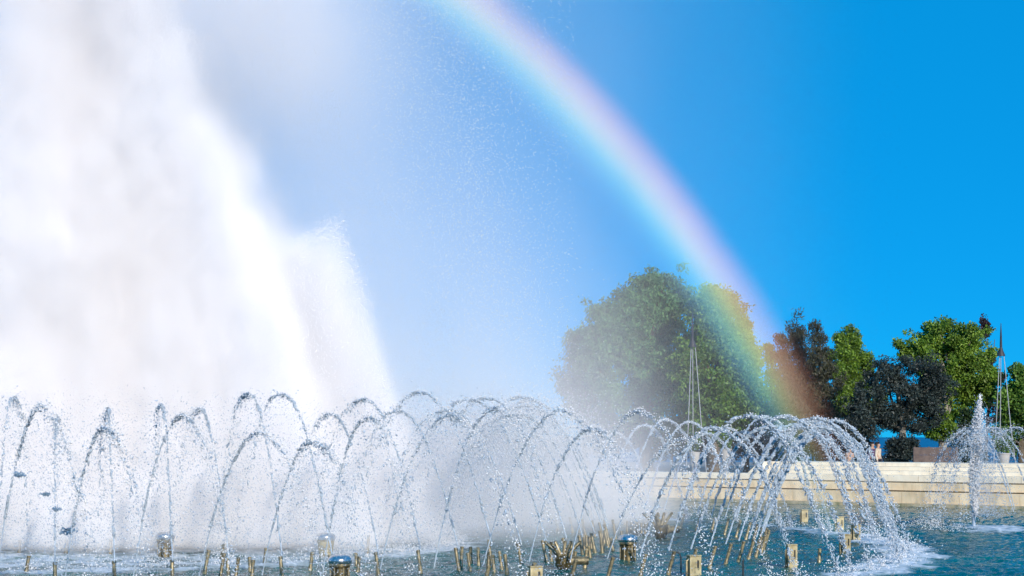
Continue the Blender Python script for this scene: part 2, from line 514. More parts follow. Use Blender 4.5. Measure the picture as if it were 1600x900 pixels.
# dark lining and earth that holds the pool
MB().add([(-200, -60, -1.2), (200, -60, -1.2), (200, 140, -1.2), (-200, 140, -1.2)], [(0, 1, 2, 3)]).build('ground', M['soil'])
tag(bpy.data.objects['ground'], kind='structure')

# ------------------------------------------------------------------ trees
def leaves_mesh(name, centers, mat, size, nper, spread, droop=0.0, aspect=0.55, seed=0, up=0.0):
    """many small leaf faces (folded quads) round clump centres"""
    r_ = np.random.default_rng(seed)
    C = np.repeat(np.asarray(centers, dtype=np.float32), nper, axis=0)
    n = len(C)
    d = r_.normal(size=(n, 3)); d /= np.linalg.norm(d, axis=1, keepdims=True)
    rad = spread * np.cbrt(r_.random((n, 1))) * r_.uniform(0.7, 1.25, (n, 1))
    P = C + d * rad * np.array([1, 1, 0.75])
    P[:, 2] -= droop * rad[:, 0] * r_.random(n)
    a = r_.normal(size=(n, 3)); a[:, 2] += up - droop * 1.5
    a = a * 0.75 + d * 0.8
    a /= np.linalg.norm(a, axis=1, keepdims=True)
    b_ = np.cross(a, r_.normal(size=(n, 3))); b_ /= np.linalg.norm(b_, axis=1, keepdims=True)
    s = (size * r_.uniform(0.6, 1.4, (n, 1)))
    V = np.stack([P - a * s * 0.5, P + b_ * s * aspect * 0.5, P + a * s * 0.5, P - b_ * s * aspect * 0.5], 1).reshape(-1, 3)
    F = np.arange(n * 4).reshape(-1, 4)
    return mesh_np(name, V, F, mat)

def clump_centres(lobes, density, seed, shell=0.45, boughs=10):
    """points inside a set of ellipsoids (cx, cy, cz, rx, ry, rz), more of them near the surface"""
    r_ = np.random.default_rng(seed)
    out = []
    full = list(lobes)
    for (cx, cy_, cz, rx, ry, rz) in lobes:          # smaller boughs that break up the outline
        for _ in range(boughs):
            d = r_.normal(size=3); d /= np.linalg.norm(d); d[2] = d[2] * 0.8 + 0.15
            q = r_.uniform(0.12, 0.42)
            full.append((cx + d[0] * rx * (1.12 - q * 0.8), cy_ + d[1] * ry * (1.12 - q * 0.8), cz + d[2] * rz * (1.12 - q * 0.8), rx * q, ry * q, rz * q))
    for (cx, cy_, cz, rx, ry, rz) in full:
        n = max(6, int(density * (rx * ry * rz) ** (2 / 3)))
        d = r_.normal(size=(n, 3)); d /= np.linalg.norm(d, axis=1, keepdims=True)
        q = (shell + (1 - shell) * np.sqrt(r_.random((n, 1)))) * np.where(r_.random((n, 1)) < 0.3, np.minimum(1 + 0.2 * np.abs(r_.normal(size=(n, 1))), 1.25), 0.92)
        bump = np.ones((n, 1))
        for _ in range(4):
            w_ = r_.normal(size=3) * 3.2
            bump += 0.10 * np.sin(d @ w_ + r_.uniform(0, 6.28))[:, None]
        out.append(np.array([cx, cy_, cz]) + d * q * bump * np.array([rx, ry, rz]))
    return np.concatenate(out)

def make_tree(name, label, base_px, dist, lobes_px, mat, bark, trunk_r, leaf=0.2, nper=42, dens=34, spread=0.55, droop=0.0, seed=1, group='trees behind the terrace', aspect=0.55, up=0.0, cat='tree', boughs=10, limbs=9):
    bx = wx(base_px, dist)
    root = empty(name, (bx, dist, PLAZA_Z))
    tag(root, label, cat, group)
    k = dist / FPX
    r_ = random.Random(seed)
    lobes = []
    for i, (px, py, rx, ry) in enumerate(lobes_px):
        yo = r_.uniform(-0.35, 0.35) * rx * k
        lobes.append((wx(px, dist) - bx, yo, wz(py, dist) - PLAZA_Z, rx * k, min(rx, 75) * k * 0.85, ry * k))
    cc = clump_centres(lobes, dens, seed, boughs=boughs)
    cc = cc[cc[:, 2] > 0.5]
    obj('crown', leaves_mesh('crown', cc, mat, leaf, nper, spread, droop, aspect, seed, up), root)
    top = max(l[2] + 0.4 * l[5] for l in lobes)
    cxm = sum(l[0] * l[3] for l in lobes) / sum(l[3] for l in lobes)
    t = MB()
    pts = [(0, 0, -0.1), (0.02, 0, 0.3), (0.1 * cxm, 0.05, top * 0.25), (0.5 * cxm, 0.0, top * 0.55), (cxm, 0.05, top * 0.9)]
    t.tube(pts, [trunk_r * 1.35, trunk_r, trunk_r * 0.85, trunk_r * 0.55, trunk_r * 0.15], 9)
    tr = t.build('trunk', bark, root, True)
    sel = [cc[i] for i in r_.sample(range(len(cc)), min(limbs, len(cc)))]
    for q in sel:
        f = r_.uniform(0.3, 0.7)
        z0 = min(top * f, max(q[2] - 0.3, top * 0.2))
        s0 = Vector((cxm * (z0 / top), 0, z0))
        q = Vector(q); mid = s0.lerp(q, 0.5) + Vector((0, 0, 0.25 * (q - s0).length * 0.5))
        MB().tube([s0, mid, q], [trunk_r * 0.35, trunk_r * 0.22, trunk_r * 0.06], 6).build('limb', bark, tr, True)
    return root

D1, D2, D3 = 92.0, 98.0, 104.0
make_tree('willow_tree', 'tall drooping grey-green tree at the back of the spray, highest crown of all', 1010, D2,
          [(1030, 462, 42, 42), (985, 505, 60, 55), (1040, 540, 70, 75), (975, 580, 62, 70), (1045, 620, 75, 60), (950, 520, 35, 45)],
          M['leaf_willow'], M['bark'], 0.4, 0.17, 46, 50, 0.42, 0.9, 11)
make_tree('willow_tree', 'leafy tree behind the foot of the rainbow, lit bright green at its top', 1115, D2 - 5,
          [(1108, 470, 30, 32), (1125, 510, 42, 50), (1150, 560, 42, 50), (1110, 580, 55, 70), (1155, 620, 40, 45), (1120, 640, 45, 40)],
          M['leaf_mid'], M['bark'], 0.35, 0.17, 44, 46, 0.40, 0.6, 12)
make_tree('small_tree', 'pale hazy tree nearest the spray plume, half lost in mist', 915, D3,
          [(915, 545, 32, 38), (900, 590, 30, 45), (925, 630, 40, 45)],
          M['leaf_willow'], M['bark'], 0.22, 0.18, 40, 40, 0.5, 0.4, 13)
def conifer_lobes(px, top, bot, w):
    out, n = [], 7
    for i in range(n):
        f = (i + 0.5) / n
        out.append((px + ((i * 37) % 7 - 3) * w * 0.03, top + (bot - top) * f, w * (0.04 + 0.46 * f ** 0.9), (bot - top) / n * 0.85))
    return out
make_tree('spruce_tree', 'slim green conifer spire poking above the rainbow-lit tree', 1166, D1 + 4, conifer_lobes(1166, 488, 660, 58), M['leaf_mid'], M['bark'], 0.16, 0.16, 34, 46, 0.36, 0.3, 14, boughs=2)
make_tree('spruce_tree', 'small olive conifer in the gap right of the rainbow', 1206, D1 + 6, conifer_lobes(1206, 538, 670, 44), M['leaf_mid'], M['bark'], 0.14, 0.15, 34, 46, 0.34, 0.2, 15, boughs=2)
make_tree('cypress_tree', 'brown-black conifer, lower left one of the dark trio', 1229, D1, conifer_lobes(1229, 530, 690, 84), M['needle_dark'], M['bark'], 0.2, 0.16, 44, 95, 0.36, -0.2, 16, up=1.0, boughs=2, aspect=0.3)
make_tree('cypress_tree', 'brown-black conifer, tallest one of the dark trio', 1252, D1 + 3, conifer_lobes(1252, 499, 690, 92), M['needle_dark'], M['bark'], 0.24, 0.16, 44, 95, 0.38, -0.2, 17, up=1.0, boughs=2, aspect=0.3)
make_tree('cypress_tree', 'brown-black conifer touching the bright green poplar', 1281, D1 + 1, conifer_lobes(1281, 511, 695, 88), M['needle_dark'], M['bark'], 0.22, 0.16, 44, 95, 0.36, -0.2, 18, up=1.0, boughs=2, aspect=0.3)
make_tree('poplar_tree', 'bright green pointed broadleaf tree between dark conifers', 1326, D1 + 5,
          [(1328, 540, 20, 28), (1325, 570, 34, 36), (1345, 585, 24, 35), (1310, 600, 32, 34), (1340, 625, 34, 30), (1320, 655, 30, 26)],
          M['leaf_fresh'], M['bark'], 0.22, 0.145, 60, 36, 0.34, 0.0, 19)
make_tree('pine_tree', 'broad blue-black pine with pale trunk near the brown wall', 1414, D1 - 4,
          [(1385, 588, 30, 26), (1428, 588, 42, 34), (1466, 598, 34, 30), (1362, 630, 30, 40), (1400, 622, 36, 28), (1445, 632, 34, 30), (1400, 652, 34, 22), (1430, 660, 34, 22), (1352, 658, 30, 34), (1330, 675, 30, 22)],
          M['needle_blue'], M['bark_pale'], 0.24, 0.15, 46, 34, 0.32, 0.0, 20, aspect=0.35)
make_tree('plane_tree', 'large bright green broadleaf tree left of the tripod mast', 1472, D1 + 4,
          [(1485, 525, 42, 28), (1430, 545, 26, 26), (1510, 550, 40, 34), (1475, 565, 50, 40), (1525, 590, 32, 28), (1490, 600, 40, 34), (1478, 640, 34, 26), (1470, 672, 24, 16), (1530, 620, 26, 22)],
          M['leaf_fresh'], M['bark_pale'], 0.26, 0.15, 62, 32, 0.36, 0.0, 21)
make_tree('olive_tree', 'olive-green tree at the right edge beyond the tripod mast', 1596, D1 + 2,
          [(1600, 600, 26, 26), (1585, 630, 24, 24), (1605, 650, 34, 30), (1590, 680, 34, 24)],
          M['leaf_mid'], M['bark'], 0.2, 0.2, 40, 40, 0.46, 0.0, 22)
make_tree('copper_tree', 'thin dark reddish treetop showing beside the bright plane crown', 1540, D3 + 4,
          [(1540, 515, 5, 18), (1545, 560, 9, 12), (1556, 592, 14, 9), (1560, 640, 26, 30)],
          M['leaf_copper'], M['bark'], 0.12, 0.17, 22, 60, 0.25, 0.0, 23)
make_tree('clipped_shrub', 'rounded dark green shrub under the blue-black pine', 1402, D1 - 8,
          [(1402, 712, 18, 22), (1418, 705, 18, 22)], M['needle_blue'], M['bark'], 0.06, 0.13, 44, 90, 0.3, 0.0, 24, 'shrubs behind the terrace', cat='shrub', limbs=3)
make_tree('conical_shrub', 'dark conical evergreen shrub behind the white water column', 1508, D1 - 6,
          [(1510, 660, 10, 20), (1507, 690, 18, 25), (1508, 715, 24, 20)], M['leaf_shrub'], M['bark'], 0.08, 0.14, 44, 80, 0.3, 0.0, 25, 'shrubs behind the terrace', cat='shrub', limbs=3)
# low dark hedge trees on the far side of the plaza, behind the arching jets
for i, (px, top, w, lab, mt) in enumerate([
        (1000, 640, 46, 'low dark shrub under the drooping grey-green tree', 'leaf_shrub'),
        (1050, 655, 40, 'low dark shrub left of the planters, seen through the jets', 'leaf_shrub'),
        (1105, 650, 40, 'low dark shrub between the two left planters', 'leaf_shrub'),
        (1165, 650, 44, 'low dark shrub below the slim conifer spire', 'needle_blue'),
        (1215, 660, 42, 'low yellow-green shrub at the foot of the rainbow', 'leaf_mid'),
        (1270, 655, 44, 'low dark shrub under the brown-black conifers', 'needle_dark'),
        (1322, 668, 40, 'low dark shrub under the bright green poplar', 'needle_dark'),
        (950, 650, 44, 'low dark shrub at the misty end of the terrace', 'leaf_shrub')]):
    make_tree('garden_shrub', lab, px, D3 + 3 + i % 3, [(px - 14, top + 34, w * 0.55, 30), (px + 16, top + 30, w * 0.55, 30)], M[mt], M['bark'], 0.07, 0.17, 40, 60, 0.36, 0.0, 40 + i, 'shrubs behind the terrace', cat='shrub', limbs=3)

# ------------------------------------------------------------------ masts, planters, wall, railing, people
def tripod_mast(px, dist, top_px, head_px, spread_px, label):
    x = wx(px, dist); k = dist / FPX
    root = empty('tripod_mast', (x, dist, PLAZA_Z))
    tag(root, label, 'mast', 'tripod masts on the plaza')
    zt, zh = wz(top_px, dist) - PLAZA_Z, wz(head_px, dist) - PLAZA_Z
    MB().tube([(0, 0, zh), (0, 0, zh + 0.5 * (zt - zh)), (0, 0, zt)], [0.07, 0.05, 0.015], 8).build('spike', M['pole_dark'], root, True)
    MB().lathe([(0.22, -0.02), (0.21, 0.02), (0.12, 0.22), (0.06, 0.42)], 12, (0, 0, zh - 0.3)).build('head', M['pole_dark'], root, True)
    for a, q in ((-0.45, 0.3), (0.15, 0.9), (1.0, -0.2)):
        ex = a * spread_px * k
        MB().tube([(0.14 * a, 0.1 * q, zh - 0.3), (ex * 0.6, q * 0.4, zh * 0.4), (ex, q * 0.7, 0)], [0.018, 0.021, 0.024], 8).build('leg', M['pole_white'], root, True)
    return root
tripod_mast(1564, D1 - 6, 505, 546, 24, 'slim three-legged mast with dark spike, right of the plane tree')
tripod_mast(1082, D1 - 6, 490, 532, 22, 'slim three-legged mast seen through mist before the big trees')

def planter(px, rim_px, base_px, dist, label, seed):
    x = wx(px, dist); k = dist / FPX
    zr = wz(rim_px, dist)
    root = empty('urn_planter', (x, dist, PLAZA_Z)); tag(root, label, 'planter', 'white planters on the plaza')
    h = zr - PLAZA_Z
    MB().lathe([(0.20, 0), (0.22, 0.05), (0.12, 0.12), (0.13, h * 0.35), (0.22, h * 0.7), (0.27, h - 0.06), (0.30, h - 0.05), (0.30, h), (0.25, h), (0.24, h - 0.05)], 16).build('urn', M['planter'], root, True)
    cc = clump_centres([(0, 0, h + 0.3, 0.25, 0.25, 0.3)], 120, seed)
    obj('plant', leaves_mesh('plant', cc, M['leaf_mid'], 0.14, 22, 0.2, 0, 0.4, seed, 1.0), root)
planter(1085, 706, 735, 82.0, 'white urn planter with green plant behind the leftmost visible terrace rim', 61)
planter(1134, 701, 735, 82.0, 'white urn planter just left of the raised steps', 62)
planter(1568, 708, 735, 72.0, 'white urn planter beside the white water column', 63)

wroot = empty('timber_wall', (wx(1460, 82), 82, PLAZA_Z)); tag(wroot, 'low brown timber wall behind the raised steps under the plane tree', 'wall')
xa, xb = wx(1427, 82) - wroot.location.x, wx(1497, 82) - wroot.location.x
zt = wz(699, 82) - PLAZA_Z
nb = 4
for i in range(nb):
    z0 = zt * i / nb
    MB().box(xa, xb, -0.05 + 0.006 * (i % 2), 0.10, z0 + 0.012, zt * (i + 1) / nb, 0.012).build('plank', M['wood_brown'], wroot)
for f in (0.02, 0.34, 0.66, 0.96):
    q = xa + (xb - xa) * f
    MB().box(q, q + 0.09, 0.102, 0.20, 0, zt + 0.03, 0.01).build('post', M['wood_brown'], wroot)

rl = empty('sea_railing', (0, 122, PLAZA_Z)); tag(rl, 'thin dark railing along the seafront between the tree trunks', 'railing')
for z in (0.35, 0.62, 0.9, 1.15):
    MB().tube([(14, 0, z), (40, 0, z)], [0.025, 0.025], 6).build('rail', M['pole_dark'], rl)
for i in range(18):
    MB().box(14 + i * 1.5, 14.06 + i * 1.5, -0.03, 0.03, 0, 1.2).build('post', M['pole_dark'], rl)

def skin_mesh(name, verts, edges, radii, mat, root_i=0, sub=2):
    me = bpy.data.meshes.new(name); me.from_pydata(verts, edges, [])
    o = bpy.data.objects.new(name, me); COL.objects.link(o)
    mo = o.modifiers.new('skin', 'SKIN'); mo.use_smooth_shade = True
    for i, r_ in enumerate(radii):
        me.skin_vertices[0].data[i].radius = r_ if isinstance(r_, tuple) else (r_, r_)
        me.skin_vertices[0].data[i].use_root = (i == root_i)
    s = o.modifiers.new('sub', 'SUBSURF'); s.levels = sub; s.render_levels = sub
    dg = bpy.context.evaluated_depsgraph_get()
    ev = o.evaluated_get(dg)
    res = bpy.data.meshes.new_from_object(ev)
    COL.objects.unlink(o); bpy.data.objects.remove(o)
    res.materials.clear(); res.materials.append(mat)
    res.polygons.foreach_set('use_smooth', np.ones(len(res.polygons), dtype=bool))
    res.name = name
    return res

def person(px, head_px, dist, rz, shirt, trousers, label, arm=0.0, stride=0.12):
    x = wx(px, dist)
    H = wz(head_px, dist) - PLAZA_Z
    root = empty('person', (x, dist, PLAZA_Z), rz); tag(root, label, 'person', 'people on the plaza')
    k = H / 1.72
    def S(v): return [tuple(c_ * k for c_ in p) for p in v]
    # facing local -y
    V = S([(0, 0, 0.95), (0, 0.0, 1.18), (0, 0.01, 1.40), (0, 0.0, 1.50), (0, -0.02, 1.58), (0, -0.015, 1.66),
           (0.18, 0.0, 1.40), (0.24, 0.02, 1.13), (0.25, -0.06 - arm, 0.90), (0.25, -0.09 - arm, 0.80),
           (-0.18, 0.0, 1.40), (-0.24, 0.02, 1.13), (-0.25, -0.05, 0.90), (-0.25, -0.08, 0.80),
           (0.09, 0, 0.90), (0.10, -stride * 0.6, 0.50), (0.10, -stride, 0.09), (0.10, -stride - 0.15, 0.03),
           (-0.09, 0, 0.90), (-0.10, stride * 0.3, 0.50), (-0.10, stride, 0.09), (-0.10, stride - 0.15, 0.03)])
    E_ = [(0, 1), (1, 2), (2, 3), (3, 4), (4, 5), (2, 6), (6, 7), (7, 8), (8, 9), (2, 10), (10, 11), (11, 12), (12, 13), (0, 14), (14, 15), (15, 16), (16, 17), (0, 18), (18, 19), (19, 20), (20, 21)]
    rad = [(0.15, 0.11), (0.13, 0.10), (0.15, 0.10), 0.055, (0.085, 0.10), (0.075, 0.09), 0.06, 0.045, 0.033, 0.03, 0.06, 0.045, 0.033, 0.03, 0.09, 0.06, 0.04, 0.035, 0.09, 0.06, 0.04, 0.035]
    obj('body', skin_mesh('body', V, E_, [tuple(np.array(r_) * k) if isinstance(r_, tuple) else r_ * k for r_ in rad], M['skin']), root)
    sv = [0, 1, 2, 6, 7, 8, 10, 11, 12]
    mp = {v: i for i, v in enumerate(sv)}
    se = [(mp[a_], mp[b_]) for a_, b_ in E_ if a_ in mp and b_ in mp]
    sr = [(0.175, 0.135), (0.16, 0.13), (0.175, 0.125), 0.08, 0.062, 0.05, 0.08, 0.062, 0.05]
    obj('shirt', skin_mesh('shirt', [V[i] for i in sv], se, [tuple(np.array(r_) * k) if isinstance(r_, tuple) else r_ * k for r_ in sr], shirt), root)
    tv = [0, 14, 15, 16, 18, 19, 20]
    mp = {v: i for i, v in enumerate(tv)}
    te = [(mp[a_], mp[b_]) for a_, b_ in E_ if a_ in mp and b_ in mp]
    obj('trousers', skin_mesh('trousers', [V[i] for i in tv], te, [(0.165 * k, 0.125 * k), 0.11 * k, 0.08 * k, 0.065 * k, 0.11 * k, 0.08 * k, 0.065 * k], trousers), root)
    hv = S([(0, 0.02, 1.63), (0, 0.03, 1.70), (0, 0.05, 1.60)])
    obj('hair', skin_mesh('hair', hv, [(0, 1), (0, 2)], [0.098 * k, 0.075 * k, 0.085 * k], M['hair']), root)
    return root
person(1372, 691, 77.0, R(60), M['cloth_beige'], M['cloth_dark'], 'person in a beige top and dark trousers walking behind the terrace rim')
person(1363, 691, 78.5, R(40), M['cloth_plum'], M['cloth_dark'], 'person in dark plum clothes half hidden beside the beige-topped walker')
person(1328, 700, 79.0, R(-30), M['cloth_peach'], M['cloth_peach'], 'person in peach clothes seen through the falling jets')

# ------------------------------------------------------------------ brass fittings in the water
def tube_mesh(h, r_, variant):
    m = MB()
    m.lathe([(r_ * 1.25, -0.25), (r_ * 1.25, 0.03), (r_ * 1.02, 0.05), (r_, h * 0.5), (r_ * 0.97, h - 0.05), (r_ * 1.12, h - 0.045), (r_ * 1.12, h), (r_ * 0.72, h), (r_ * 0.68, h - 0.04)], 12)
    return m.mesh('nozzle', M['brass'], True)
def mouth_mesh(h, r_):
    return MB().lathe([(r_ * 0.66, h - 0.05), (r_ * 0.66, h - 0.03)], 10).mesh('nozzle_mouth', M['mouth'])
NOZ = {}
def nozzle(x, y, h, lean_x, lean_y, label, group, r_=0.036):
    key = (round(h, 2), round(r_, 3))
    if key not in NOZ: NOZ[key] = (tube_mesh(key[0], r_, 0), mouth_mesh(key[0], r_))
    o = obj('brass_nozzle', NOZ[key][0], None, (x, y, 0))
    d = Vector((lean_x, lean_y, 1.0)).normalized()
    o.rotation_mode = 'QUATERNION'; o.rotation_quaternion = d.to_track_quat('Z', 'Y')
    tag(o, label, 'nozzle', group)
    obj('nozzle_mouth', NOZ[key][1], o)
    return o

# loose tubes: top pixel, foot pixel; the feet stand in the water
TUBES = [
    ((104, 843), (103, 864), 'brass nozzle left of the blue water blob, standing in pale mist'),
    ((173, 842), (172, 866), 'straight brass nozzle in mist with a thin white jet above it'),
    ((45, 868), (41, 892), 'leaning brass nozzle near the left edge of the pool'),
    ((31, 844), (30, 862), 'faint nozzle in mist at the far left'),
    ((326, 860), (320, 893), 'olive-shaded brass nozzle leaning right, left of the tight nozzle pair'),
    ((349, 850), (346, 873), 'taller far nozzle of the tight leaning pair'),
    ((350, 865), (344, 902), 'nearer nozzle of the tight leaning pair'),
    ((373, 871), (368, 902), 'brass nozzle leaning right, just right of the tight pair'),
    ((390, 870), (391, 890), 'short nozzle hidden behind a crossing pair of nozzles'),
    ((396, 875), (394, 897), 'right-hand nozzle of the crossing pair left of the steel-capped lamps'),
    ((416, 856), (413, 881), 'lone brass nozzle leaning right before pale water'),
    ((488, 863), (485, 888), 'slim leaning nozzle left of the nearest steel-capped lamp'),
    ((562, 870), (559, 891), 'leaning nozzle right of the nearest steel-capped lamp'),
    ((556, 864), (557, 884), 'dark stub nozzle behind the nearest steel-capped lamp'),
    ((576, 836), (574, 864), 'far upright nozzle in mist above the lamp'),
    ((722, 854), (720, 886), 'leftmost upright nozzle of the tight middle cluster'),
    ((735, 854), (736, 879), 'upright nozzle behind a shorter one in the middle cluster'),
    ((731, 864), (734, 889), 'short left-leaning nozzle at the front of the middle cluster'),
    ((747, 855), (748, 881), 'upright nozzle with a hooked top in the middle cluster'),
    ((764, 856), (763, 882), 'upright nozzle in the middle cluster with a taller one behind'),
    ((764, 843), (764, 868), 'tallest, farthest nozzle of the middle cluster'),
    ((770, 867), (772, 892), 'front nozzle of the middle cluster beside a leaning clear stream'),
    ((780, 861), (784, 888), 'left-leaning nozzle crossed by a clear stream in the middle cluster'),
    ((789, 866), (792, 894), 'rightmost reddish nozzle of the middle cluster'),
    ((859, 853), (862, 877), 'nozzle behind the star-shaped brass manifold, left side'),
    ((892, 849), (896, 876), 'left-leaning nozzle behind the star-shaped brass manifold, right side'),
    ((899, 861), (898, 881), 'short nozzle touching the pipe of the star-shaped manifold'),
    ((905, 817), (906, 831), 'farthest pale nozzle above the bunch of four'),
    ((912, 835), (913, 858), 'first nozzle in the bunch of four pale nozzles'),
    ((916, 836), (917, 857), 'second nozzle in the bunch of four pale nozzles'),
    ((921, 838), (921, 856), 'third nozzle in the bunch of four pale nozzles'),
    ((924, 839), (924, 856), 'last nozzle in the bunch of four pale nozzles'),
    ((917, 857), (914, 884), 'right-leaning brass nozzle below the bunch of four'),
    ((920, 853), (922, 869), 'left-leaning brass nozzle below the bunch of four'),
    ((944, 832), (944, 846), 'upright nozzle between the bunch of four and the far lamp'),
    ((939, 843), (941, 861), 'small left-leaning nozzle left of the far steel-capped lamp'),
    ((954, 840), (958, 860), 'long left-leaning nozzle left of the far steel-capped lamp'),
    ((944, 812), (948, 834), 'faint long nozzle under white jets behind the far lamp'),
    ((957, 812), (962, 839), 'faint leaning nozzle under white jets nearest the far lamp'),
    ((971, 830), (972, 842), 'short nozzle just above the far steel-capped lamp'),
    ((980, 814), (980, 830), 'first misty nozzle in the far row of seven'),
    ((986, 814), (986, 830), 'second misty nozzle in the far row of seven'),
    ((991, 815), (991, 831), 'third misty nozzle in the far row of seven'),
    ((996, 816), (996, 831), 'fourth misty nozzle in the far row of seven'),
    ((1002, 817), (1002, 832), 'fifth misty nozzle in the far row of seven'),
    ((1007, 818), (1007, 833), 'sixth misty nozzle in the far row of seven'),
    ((1012, 818), (1012, 834), 'seventh misty nozzle in the far row of seven'),
    ((1281, 857), (1280, 876), 'short dark pipe stub in open water between two brass boxes'),
]
for (tx, ty), (fx, fy), lab in TUBES:
    x, y = gp(fx, fy)
    zt = wz(ty, y); xt = wx(tx, y)
    h = math.hypot(zt, xt - x)
    nozzle(x, y, max(0.2, h), (xt - x) / zt, random.uniform(-0.05, 0.05), lab, 'brass nozzles standing in the pool', 0.034)

def lamp(px, foot, dist_scale, label, r_=0.20, flared=False):
    x, y = gp(px, foot)
    root = empty('pool_lamp', (x, y, 0)); tag(root, label, 'lamp', 'steel-capped lamps in the pool')
    h = 0.36
    if flared:
        MB().lathe([(0.13, -0.2), (0.14, 0.0), (0.19, h)], 14).build('housing', M['brass_box'], root, True)
    else:
        MB().lathe([(0.16, -0.2), (0.16, 0.02), (0.15, 0.05), (0.15, h - 0.08), (0.185, h - 0.06), (0.185, h)], 16).build('housing', M['brass_dark'], root, True)
        for a in range(6):
            t = a * math.pi / 3
            MB().box(-0.012, 0.012, -0.012, 0.012, -0.1, h - 0.06, 0.003).build('rib', M['brass'], root, loc=(0.162 * math.cos(t), 0.162 * math.sin(t), 0))
    cap = MB().lathe([(r_, h + 0.002), (r_ * 1.08, h + 0.03), (r_ * 1.05, h + 0.09), (r_ * 0.85, h + 0.135), (r_ * 0.5, h + 0.155), (0.03, h + 0.16)], 20).build('cap', M['steel'], root, True)
    MB().lathe([(r_ * 0.96, h - 0.03), (r_ * 0.96, h + 0.0)], 20).build('collar', M['brass'], cap, True)
lamp(531, 912, 1, 'steel-capped brass lamp at the bottom edge, nearest the camera')
lamp(981, 873, 1, 'steel-capped dark lamp standing clear in blue water')
lamp(509, 869, 1, 'misty flared lamp housing behind the nearest steel-capped lamp', 0.2, True)
lamp(258, 868, 1, 'misty lamp with glinting cap at the left of the pool')

def brass_box(px, foot, top, wpx, label, rz=0.3):
    x, y = gp(px, foot); k = y / FPX
    root = empty('brass_box', (x, y, 0), rz); tag(root, label, 'box', 'brass boxes standing in the pool')
    w, h = wpx * k * 0.5, wz(top, y)
    MB().box(-w, w, -w * 0.8, w * 0.8, -0.2, h, 0.015).build('housing', M['brass_box'], root)
    MB().box(-w * 1.06, w * 1.06, -w * 0.86, w * 0.86, h + 0.002, h + 0.025, 0.008).build('lid', M['brass_box'], root)
    MB().box(w * 0.25, w * 0.62, -w * 0.83, -w * 0.79, h * 0.35, h * 0.78).build('slot', M['mouth'], root)
    MB().tube([(-w * 1.25, 0, -0.2), (-w * 1.25, 0, h * 0.75), (-w * 0.98, 0, h * 0.8)], [0.022, 0.022, 0.022], 8).build('pipe', M['brass'], root, True)
brass_box(836, 915, 886, 20, 'brass box at the bottom edge under a leaning clear jet')
brass_box(1084, 897, 869, 19, 'brass box in front of the row of leaning outer nozzles')
brass_box(1237, 884, 852, 15, 'tall brass box alone in open water right of the outer nozzles', 0.1)
brass_box(1257, 814, 797, 10, 'small pale brass box farthest from the camera', 0.0)
brass_box(1312, 828, 808, 11, 'pale brass box with foam around its foot', 0.1)
brass_box(1337, 843, 821, 12, 'brass box standing to the right of the other boxes', 0.2)
brass_box(1320, 861, 836, 14, 'brass box with a shadowed face below the foam line', 0.45)

def manifold(px, foot, label, s=1.0, rz=0.0):
    x, y = gp(px, foot)
    root = empty('brass_manifold', (x, y, 0), rz); tag(root, label, 'manifold', 'star-shaped brass manifolds')
    body = MB().lathe([(0.10 * s, -0.2), (0.11 * s, 0.0), (0.16 * s, 0.06 * s), (0.16 * s, 0.20 * s), (0.10 * s, 0.26 * s)], 10).build('body', M['brass_dark'], root, True)
    MB().tube([(0.08 * s, 0, 0.16 * s), (0.5 * s, 0.02, 0.15 * s)], [0.085 * s, 0.085 * s], 12).build('side_pipe', M['brass'], root, True)
    MB().tube([(0.14 * s, -0.002, 0.165 * s), (0.2 * s, 0, 0.163 * s)], [0.115 * s, 0.115 * s], 12).build('flange', M['brass'], root, True)
    for a, t in ((-0.8, 0.45), (-0.35, 0.15), (0.1, 0.5), (0.35, 0.25), (-0.55, -0.4), (0.75, 0.1)):
        e = Vector((a * 0.45, t * 0.35, 0.52)) * s
        o = MB().tube([(a * 0.08 * s, t * 0.08 * s, 0.18 * s), e * 0.55 + Vector((0, 0, 0.08 * s)), e], [0.04 * s, 0.036 * s, 0.034 * s], 9).build('spout', M['brass'], root, True)
        MB().tube([e, e * 1.03], [0.026 * s, 0.02 * s], 8).build('spout_mouth', M['mouth'], o)
manifold(880, 888, 'star-shaped brass manifold with many spouts, near the front of the pool', 1.0)
manifold(1032, 838, 'misty star-shaped brass manifold at the end of the far row', 1.15, 0.5)
x, y = gp(1064, 892)
tag(MB().tube([(0, 0, -0.2), (0, 0, 0.25), (-0.02, 0, 0.33), (-0.07, 0, 0.36), (-0.10, 0, 0.35)], [0.014] * 5, 7).build('bent_tube', M['black_tube'], None, True, (x, y, 0)),
    'thin black bent tube left of the front brass box', 'tube')
x, y = gp(1161, 896)
tag(MB().tube([(0, 0, -0.2), (0, 0, 0.22), (0.02, 0, 0.28)], [0.016] * 3, 7).build('bent_tube', M['black_tube'], None, True, (x, y, 0)),
    'short black tube below the outer nozzles near open water', 'tube')

